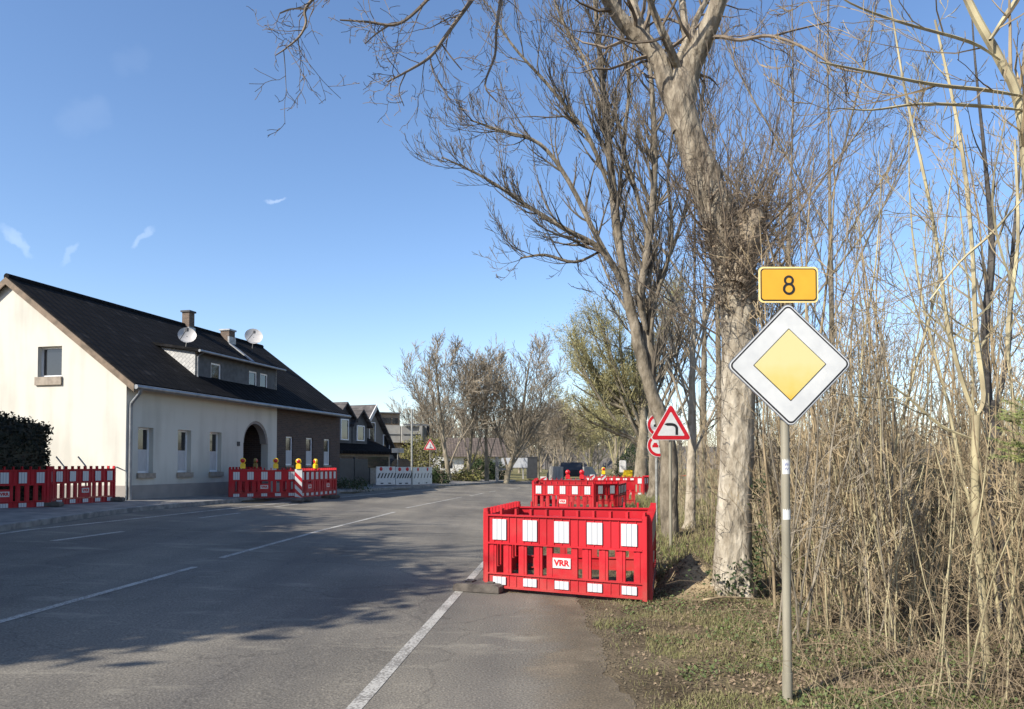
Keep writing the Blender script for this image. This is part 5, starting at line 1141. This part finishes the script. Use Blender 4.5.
# shrubs
def shrub(px, Y, wd, ht, label, m='shrub', n=900, seed=1, name='bush', size=.07, dep=None):
    rn = random.Random(seed); p_ = D(px, 470, Y); z0 = gz(p_.x, Y); T_ = empty(name, (p_.x, Y, z0), 0, label, 'bush')
    st_ = []
    for j in range(14): grow(rn, st_, Vector((rn.gauss(0, wd*.2), rn.gauss(0, .2), 0)), Vector((rn.gauss(0, .5), rn.gauss(0, .4), 1)), ht*rn.uniform(.6, 1), .03, .008, 0, 2, 5, .15, .05, (6, 4), (.4, .9))
    tubes(st_).build('stems', M['twigC'], T_)
    pts = []
    for j in range(n):
        a = rn.uniform(0, 6.283); r = math.sqrt(rn.random()); z = rn.random(); bulge = math.sqrt(max(0.05, 1-(2*z-.8)**2/2))
        pts.append(Vector((math.cos(a)*r*wd*.5*bulge, math.sin(a)*r*(dep or wd)*.4*bulge, z*ht*(1-.15*r+.12*math.sin(a*3+2)))))
    leafcloud(rn, pts, size, M[m], 'leaves', T_, 3, .08)
shrub(421, 50, 3.6, 3.0, 'yellow-green bush behind the small roadworks sign', seed=3, n=1500)
shrub(466, 50.5, 2.4, .9, 'low pale-green shrub under the junction trees', seed=4, n=500)
shrub(482, 55, 2.6, 1.5, 'dark evergreen shrub between the junction trunks', 'leaf', seed=5)
shrub(493, 56, 2.6, 1.4, 'dark evergreen shrub behind the weathered post', 'leaf', seed=6)
shrub(478, 57.5, 2.4, 2.0, 'yellowish bush behind the junction trees', seed=7)
shrub(636, 55, 3.5, 3.0, 'dark bush beside the stout far trunk', 'leaf', seed=8, n=1500)
shrub(437, 45, 1.6, .9, 'dark low shrub at the kerb right of the striped barriers', 'leaf', seed=9, n=500)
shrub(349, 34.3, 2.2, .5, 'low dark shrub at the foot of the dark fence', 'leaf', seed=10, n=500, size=.04)
shrub(905, 13.5, 2.2, 1.7, 'dark green bush deep in the thicket between diamond sign and forked sapling', 'leaf', seed=21, n=1400, size=.04)
shrub(960, 12.0, 1.8, 1.4, 'dark green bush deep in the thicket behind the forked sapling', 'leaf', seed=22, n=1200, size=.04)
shrub(850, 16, 2.2, 1.5, 'dark green bush deep in the thicket just right of the diamond sign', 'leaf', seed=23, n=1200, size=.04)
# hedge beside the house
rn = random.Random(9)
hg = empty('clipped_hedge', (-12.78, 14.1, .58), 0, 'tall clipped dark hedge at the left edge before the cream gable', 'hedge')
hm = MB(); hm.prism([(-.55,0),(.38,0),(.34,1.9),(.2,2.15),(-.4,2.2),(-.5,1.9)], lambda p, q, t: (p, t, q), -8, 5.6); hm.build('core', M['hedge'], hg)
pts = []
for j in range(9000):
    y = rn.uniform(-2, 5.75); s = rn.random()
    if s < .55: pts.append(Vector((.38+rn.gauss(0,.05)-.02, y, rn.uniform(0, 2.15)*1.0)))
    elif s < .8: pts.append(Vector((rn.uniform(-.5, .38), y, 2.2+rn.gauss(0,.06)-(.12 if y > 5.2 else 0)+.05*math.sin(y*2.2))))
    else: pts.append(Vector((rn.uniform(-.5, .38), 5.65+rn.gauss(0,.05), rn.uniform(0, 2.1))))
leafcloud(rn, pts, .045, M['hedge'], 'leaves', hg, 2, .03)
# --- trees left of the frame whose shade crosses the road
def shade_tree(x, y, zc, R, Ht, label, seed, nl):
    rn = random.Random(seed); z0 = zg(x, y); T_ = empty('ivy_clad_tree', (x, y, z0), 0, label, 'tree', 'ivy-clad trees left of the view')
    sm = []; lv_ = []; Pt = spline([Vector((0,0,-.2)), Vector((.1,0,Ht*.3)), Vector((-.1,.1,Ht*.6)), Vector((0,0,Ht))], 4); Rt = [.32*(1-.85*i/(len(Pt)-1)) for i in range(len(Pt))]
    for j in range(16):
        t = .3+.65*j/16; q, tan = at(Pt, t); th = j*2.4; grow(rn, sm, q, Vector((math.cos(th), math.sin(th), .55)), R*rn.uniform(.85, 1.15), .10, .014, 0, 3, 8, .12, .05, (8, 5, 3), (.35, .9), (.35, .6), .2)
    tubes([(Pt, Rt)]).build('trunk', M['barkB'], T_, True); tubes(sm).build('crown', M['twigB'], T_)
    pts = []
    while len(pts) < nl:
        p = Vector((rn.uniform(-1,1), rn.uniform(-1,1), rn.uniform(-1,1)))
        if p.length < 1 and mnoise.noise(p*2.3+Vector((seed,0,0))) > -.12: pts.append(Vector((p.x*R*.95, p.y*R*.95, zc+p.z*(Ht-zc)*.9)))
    if nl: leafcloud(rn, pts, .16, M['leaf'], 'ivy_leaves', T_, 2, .3)
shade_tree(-15.5, 4.0, 7.5, 3.9, 11, 'ivy-clad tree left of the view, nearest', 1, 11000)
shade_tree(-11.5, 3.0, 6.0, 2.7, 8.5, 'ivy-clad tree left of the view, beside the pavement', 2, 7000)
shade_tree(-18.5, 9.0, 7.5, 3.8, 11, 'ivy-clad tree left of the view, farther', 3, 9000)
shade_tree(-18.2, 12.0, 8.0, 2.2, 10.5, 'sparse ivy-clad tree left of the view, farthest', 4, 1200)
# ------------------------------------------------------------------ thicket on the right
def sapling(seed, Ht, r0, nb, mt, stems=1, up=.2, wig=.055, name='sapling'):
    rn = random.Random(seed); T_ = empty(name); tp = []; sm = []
    for s in range(stems):
        P = [Vector((rn.gauss(0,.16)*(s > 0), rn.gauss(0,.16)*(s > 0), -.1))]; d = Vector((rn.gauss(0,.13), rn.gauss(0,.13), 1)).normalized(); n = 12; h = Ht*rn.uniform(.7, 1) if s else Ht
        for i in range(n):
            d = (d+Vector((rn.gauss(0, wig), rn.gauss(0, wig), .05))).normalized(); P.append(P[-1]+d*h/n)
        R = [r0*(.75 if s else 1)*(1-i/n)**.8+.0035 for i in range(n+1)]; tp.append((P, R))
        for j in range(nb):
            t = rn.uniform(.12, .97); q, tan = at(P, t); th = rn.uniform(0, 6.283); dd = Vector((math.cos(th), math.sin(th), rn.uniform(.5, 1.6)))
            grow(rn, sm, q, dd, h*rn.uniform(.10, .26)*(1.25-.6*t), max(.0035, rint(R, t)*.42), .0026, 1, 3, 6, .13, .10, (4, 4, 3), (.4, .9), (.35, .6), .15)
    tubes(tp, 7).build('trunk', M[mt], T_, True); tubes(sm).build('crown', M['sapG' if mt == 'sapG' else 'sapB'], T_)
    return T_
kinds = [(1, 5.0, .016, 9, 'sapB', 1, 'thin brown bare sapling in the thicket right of the diamond sign'), (2, 5.8, .021, 10, 'sapB', 1, 'tall brown bare sapling in the thicket right of the diamond sign'),
 (3, 3.8, .009, 5, 'sapB', 7, 'many-stemmed brown bare shrub in the thicket right of the diamond sign'), (4, 3.2, .008, 5, 'sapG', 6, 'many-stemmed grey bare shrub in the thicket right of the diamond sign'),
 (5, 7.0, .030, 11, 'sapG', 1, 'tall grey bare sapling in the thicket right of the diamond sign'), (6, 5.4, .017, 9, 'sapY', 2, 'slim yellowish bare sapling in the thicket right of the diamond sign'),
 (7, 2.4, .006, 4, 'sapY', 9, 'low many-stemmed bare shrub in the thicket right of the diamond sign'), (8, 7.6, .033, 11, 'sapB', 2, 'tall forked brown bare tree in the thicket right of the diamond sign')]
protos = [(sapling(a, b, c, d, e, f), g) for a, b, c, d, e, f, g in kinds]; first = set()
rn = random.Random(33); placed = 0; tries = 0
def left_limit(y): return 2.55+.085*(y-5) if y < 9 else 3.35+.12*(y-9)
while placed < 240 and tries < 9000:
    tries += 1
    y = 4.2+22*rn.random()**1.25; lim_ = left_limit(y); x = lim_+rn.random()**1.2*(.42*y+3.2)
    if x > .78*y+1.6 or (y < 6 and x < 3.05): continue
    if math.hypot(x-2.75, y-9.1) < .7 or math.hypot(x-3.36, y-16.2) < .6: continue
    depth_ = x-lim_
    k = rn.choices(range(8), [4, 2.4, 5, 3.5, 1, 2.5, 5, 1] if depth_ > .8 else [3, 1, 6, 4, 0, 3, 7, 0])[0]
    if y < 7.5 and k in (4, 7): continue
    T0, lab = protos[k]
    o = T0 if k not in first else copy_tree(T0); first.add(k)
    o.location = (x, y, gz(x, y)); o.rotation_euler = (rn.gauss(0,.06), rn.gauss(0,.06), rn.uniform(0, 6.283)); s = rn.uniform(.75, 1.15); o.scale = (s, s, s)
    tag(o, lab, 'shrub' if k in (2, 3, 6) else 'tree', 'bare saplings and shrubs in the right thicket'); placed += 1
# traced foreground stems at the right edge
rn = random.Random(50)
def stem(name, label, tr_, lm, mt, mw='sapB', dens=2.2, base=1.0, cat='tree'):
    b = D(tr_[0][0], tr_[0][1], tr_[0][2]); T_ = empty(name, (b.x, b.y, gz(b.x, b.y)), 0, label, cat)
    traced(T_, tr_, lm, M[mt], M[mw], dens, base, .0028, kids=(4, 3, 3), depth=3, up=.08, wig=.15)
Y1 = 6.0
stem('sapling', 'pale yellow forked sapling at the right, splitting in a Y at sign height', [(987,700,Y1,8.5),(984,620,Y1,8),(977,540,Y1,7.5),(975,470,Y1,7.5),(976,415,Y1,7.5)],
 [[(976,418,Y1,7),(962,380,Y1,5),(947,320,Y1,4.4),(938,250,Y1,3.6),(925,180,Y1,3.6),(905,90,Y1,2.6),(890,0,Y1,1.6)],
  [(977,418,Y1,7.5),(984,395,Y1,6),(976,330,Y1,5.4),(973,260,Y1,4.6),(966,180,Y1,4.6),(955,110,Y1,3.6),(935,20,Y1,2.4)],
  [(975,440,Y1,3.5),(940,425,Y1,3),(905,395,Y1,2.5),(880,380,Y1,1.6)], [(975,500,Y1,3),(1000,440,Y1,2.2),(1020,395,Y1,1.4)]], 'sapY', 'sapY')
Y2 = 5.2
stem('sapling', 'yellowish tree leaning in from the right edge with long arching boughs', [(1072,720,Y2,12),(1064,600,Y2,11),(1052,470,Y2,10),(1040,330,Y2,10),(1030,230,Y2,10)],
 [[(1030,240,Y2,9.5),(1020,110,Y2,9),(1000,60,Y2,9),(975,15,Y2,8),(950,-40,Y2,6)],
  [(1022,96,Y2,5),(985,90,Y2,4.5),(930,84,Y2,4),(870,72,Y2,3),(820,62,Y2,1.8)],
  [(1000,60,Y2,4),(970,42,Y2,4),(900,22,Y2,3.2),(850,3,Y2,2.2),(820,-20,Y2,1.4)],
  [(1023,110,Y2,4.5),(980,106,Y2,4),(920,104,Y2,3),(872,110,Y2,2),(838,108,Y2,1.2)],
  [(990,40,Y2,6),(1010,10,Y2,6),(1030,-20,Y2,5)],
  [(1022,200,Y2,4),(990,235,Y2,3.4),(960,262,Y2,2.6),(930,300,Y2,1.6)],
  [(1020,300,Y2,4),(1000,250,Y2,3),(992,190,Y2,2.4),(1005,120,Y2,1.6)]], 'sapY', 'sapB', dens=3.0)
stem('bare_tree', 'dark-barked trunk at the right edge beside the yellow forked sapling', [(1008,640,7.2,24),(1004,560,7.2,20),(998,500,7.2,18),(995,440,7.2,15),(990,400,7.2,11)],
 [[(990,402,7.2,9),(985,330,7.2,8),(992,250,7.2,6.5),(985,160,7.2,3.6),(975,60,7.2,2),(970,-20,7.2,.8)], [(994,420,7.2,7),(1008,350,7.2,6),(1012,260,7.2,4.5),(1020,160,7.2,2.2),(1024,60,7.2,.8)]], 'bark_dark', 'sapG')
stem('sapling', 'slim sunlit sapling bowing out at the far right edge', [(1020,660,6.4,11),(1014,560,6.4,9),(1015,460,6.4,8),(1013,400,6.4,7)], [[(1013,402,6.4,6),(1008,330,6.4,5),(1018,240,6.4,4),(1015,140,6.4,2.6)]], 'sapY', 'sapY')
# evergreen sprig at the right edge
es = empty('young_conifer', (D(1026,450,4.9).x, 4.9, 0), 0, 'small green conifer sprig at the right frame edge', 'conifer')
b = MB(); b.tube([(0,0,-.1),(.02,0,1.2),(0,0,2.1)], [.02,.014,.004], 7); b.build('trunk', M['sapG'], es)
nd_v, nd_f = [], []; rn = random.Random(3)
for j in range(46):
    z = rn.uniform(1.62, 2.05); a = rn.uniform(0, 6.283); L_ = .22*(1.1-(z-1.6)); d = Vector((math.cos(a), math.sin(a), rn.uniform(-.1, .5))).normalized()
    for k in range(60):
        t = rn.random(); c = Vector((0,0,z))+d*L_*t; e = (d+Vector((rn.gauss(0,.6), rn.gauss(0,.6), rn.gauss(0,.6)))).normalized()*.045; s = e.orthogonal().normalized()*.003; n = len(nd_v)
        nd_v += [c-s, c+s, c+e]; nd_f.append((n, n+1, n+2))
me = bpy.data.meshes.new('needles'); me.from_pydata(nd_v, [], nd_f); me.materials.append(mat('needle', (.24,.25,.07), (.13,.16,.05), 5, .7)); link(bpy.data.objects.new('needles', me), es)
# brambles, dry stalks, grass, dead leaves
rn = random.Random(70); m = MB()
for j in range(1900):
    y = 4.3+15*rn.random()**1.5; x = left_limit(y)-.35+rn.random()*(.45*y+2.5)
    if x > .8*y+1.2: continue
    z = gz(x, y); L_ = rn.uniform(.3, 1.9); d = Vector((rn.gauss(0,.5), rn.gauss(0,.7), rn.uniform(.4, 1.4))).normalized(); P = [Vector((x, y, z-.03))]; droop = rn.uniform(.05, .32)
    for i in range(6): d = (d+Vector((rn.gauss(0,.1), rn.gauss(0,.1), -droop))).normalized(); P.append(P[-1]+d*L_/6)
    m.tube(P, [rn.uniform(.002, .0045)*(1-i/8) for i in range(7)], 3, cap=False)
tag(m.build('bramble_undergrowth', M['bramble'], recalc=False), 'tangled dry brambles and stalks under the right thicket', 'undergrowth', kind='stuff')
def blades(name, n, fn, hgt, wd, m_, seed):
    rn = random.Random(seed); vs, fs = [], []
    for j in range(n):
        r = fn(rn)
        if r is None: continue
        x, y = r; z = gz(x, y)-.005; a = rn.uniform(0, 6.283); h = hgt*rn.uniform(.4, 1.3); lx, ly = rn.gauss(0, .45)*h, rn.gauss(0, .45)*h; dx, dy = math.cos(a)*wd, math.sin(a)*wd; k = len(vs)
        vs += [(x-dx, y-dy, z), (x+dx, y+dy, z), (x+lx*.4+dx*.7, y+ly*.4+dy*.7, z+h*.6), (x+lx*.4-dx*.7, y+ly*.4-dy*.7, z+h*.6), (x+lx, y+ly, z+h*.95)]; fs += [(k, k+1, k+2, k+3), (k+3, k+2, k+4)]
    me = bpy.data.meshes.new(name); me.from_pydata(vs, [], fs); me.materials.append(m_); return link(bpy.data.objects.new(name, me))
def g_green(rn):
    y = 4.6+7*rn.random()**1.3; x = verge_x(min(y, 8.3))+.05+rn.random()*2.3
    if mnoise.noise(Vector((x*1.7, y*1.7, 2))) < -.05+.5*(1-smooth(0, .55, x-verge_x(min(y,8.3)))) and rn.random() < .9: return None
    if y > 9 and x < 2.5: return None
    return x, y
tag(blades('grass', 42000, g_green, .05, .0022, M['grass'], 1), 'short green grass on the verge around the diamond sign', 'grass', kind='stuff')
def g_dry(rn):
    y = 4.6+20*rn.random()**1.6; x = left_limit(y)-.6+rn.random()*(.5*y+2); return x, y
tag(blades('dry_grass', 9000, g_dry, .14, .002, M['drygrass'], 2), 'straw-coloured dry grass among the saplings', 'grass', kind='stuff')
def g_far(rn):
    y = 10+26*rn.random(); x = linex(y)+2.4+rn.random()*6; return x, y
def ground_leaves(name, n, m_, lab, seed):
    rn = random.Random(seed); vs, fs = [], []
    for j in range(n):
        y = 4.5+11*rn.random()**1.5; v0 = verge_x(min(y, 8.3)); x = v0+.15+rn.random()*(.35*y+2.2)
        if mnoise.noise(Vector((x*1.5, y*1.5, 7))) < -.05+.5*(1-smooth(0, .7, x-v0)): continue
        if y > 9.2 and x < linex(y)+2.3: continue
        z = gz(x, y)+rn.uniform(.005, .05); a = rn.uniform(0, 6.283); sz = rn.uniform(.006, .017); ca, sa = math.cos(a)*sz, math.sin(a)*sz; t1, t2 = rn.gauss(0,.4)*sz, rn.gauss(0,.4)*sz; k = len(vs)
        vs += [(x+ca, y+sa, z+t1), (x-sa*.8, y+ca*.8, z+t2), (x-ca, y-sa, z-t1), (x+sa*.8, y-ca*.8, z-t2)]; fs.append((k, k+1, k+2, k+3))
    me = bpy.data.meshes.new(name); me.from_pydata(vs, [], fs); me.materials.append(m_); tag(link(bpy.data.objects.new(name, me)), lab, 'ground cover', kind='stuff')
ground_leaves('ground_ivy', 42000, mat('ground_ivy', (.13,.165,.05), (.055,.075,.024), 3, .6), 'low green leafy ground cover on the verge and under the thicket', 17)
tag(blades('tall_grass', 16000, g_far, .22, .006, M['grass'], 3), 'rough green grass along the far verge', 'grass', kind='stuff')
rn = random.Random(81); vs, fs = [], []
for j in range(75000):
    y = 4.4+14*rn.random()**1.6; x = verge_x(min(y, 8.3))+.1+rn.random()**.8*(.45*y+3.4)
    dens_ = smooth(0, 1.6, x-verge_x(min(y, 8.3)))
    if rn.random() > .18+.82*dens_: continue
    if y > 9.2 and x < linex(y)+2.2: continue
    z = gz(x, y)+rn.uniform(.002, .03); s = rn.uniform(.006, .017); a = rn.uniform(0, 6.283); t1, t2 = rn.gauss(0,.5), rn.gauss(0,.5); ca, sa = math.cos(a)*s, math.sin(a)*s; k = len(vs)
    vs += [(x+ca, y+sa, z+t1*s), (x-sa*.6, y+ca*.6, z+t2*s), (x-ca, y-sa, z-t1*s), (x+sa*.6, y-ca*.6, z-t2*s+.004)]; fs.append((k, k+1, k+2)); fs.append((k, k+2, k+3))
me = bpy.data.meshes.new('leaf_litter'); me.from_pydata(vs, [], fs); me.materials.append(M['litter']); tag(link(bpy.data.objects.new('leaf_litter', me)), 'brown dead leaves scattered over the verge', 'dead leaves', kind='stuff')
# soil clods and stones along the broken path edge and around the heap
rn = random.Random(90); m = MB()
for j in range(1500):
    if rn.random() < .45: y = rn.uniform(4.8, 9); x = worn(y)+abs(rn.gauss(0,.28))-.08
    else: x = rn.gauss(2.0,.5); y = rn.gauss(9.9,.6)
    z = gz(x, y); s = rn.uniform(.004, .014)*(1.6 if y > 9.2 else 1); c = Vector((x, y, z+.3*s)); vs = [c+Vector(q)*s*rn.uniform(.7, 1.2) for q in ((1,0,0),(-1,0,0),(0,1,0),(0,-1,0),(0,0,.8),(0,0,-.8))]
    m.add(vs, [(0,2,4),(2,1,4),(1,3,4),(3,0,4),(2,0,5),(1,2,5),(3,1,5),(0,3,5)])
tag(m.build('loose_clods', M['soil'], recalc=False), 'loose soil clods and stones at the broken path edge', 'soil', kind='stuff')
# ------------------------------------------------------------------ far woodland
rn = random.Random(99); m = MB()
for j in range(520):
    x = rn.uniform(-140, 240); y = rn.uniform(190, 235); h = rn.uniform(8, 13); m.tube([(x,y,0),(x+rn.gauss(0,.3),y,h)], [.2,.05], 3, cap=False)
    for k in range(34):
        z = h*rn.uniform(.15, 1); a = rn.uniform(0, 6.283); L_ = rn.uniform(1.5, 3.6)*(1.2-z/h*.6); p0 = Vector((x, y, z)); d = Vector((math.cos(a), math.sin(a)*.3, rn.uniform(.3, 1.2))).normalized(); p1 = p0+d*L_; s = Vector((.12,0,.05))
        m.add([p0-s, p0+s, p1+s*.5, p1-s*.5], [(0,1,2,3)])
tag(m.build('far_woodland', M['wood_far'], recalc=False), 'grey-brown leafless woodland along the horizon', 'woodland', kind='stuff')
hb = grid('hills', arange(-600, 900, 30), [236, 245, 260, 300], lambda x, y: (-.5 if y < 237 else (6.5+1.2*math.sin(x*.013)+.8*math.sin(x*.05)+(y-245)*.02)), M['wood_far'])
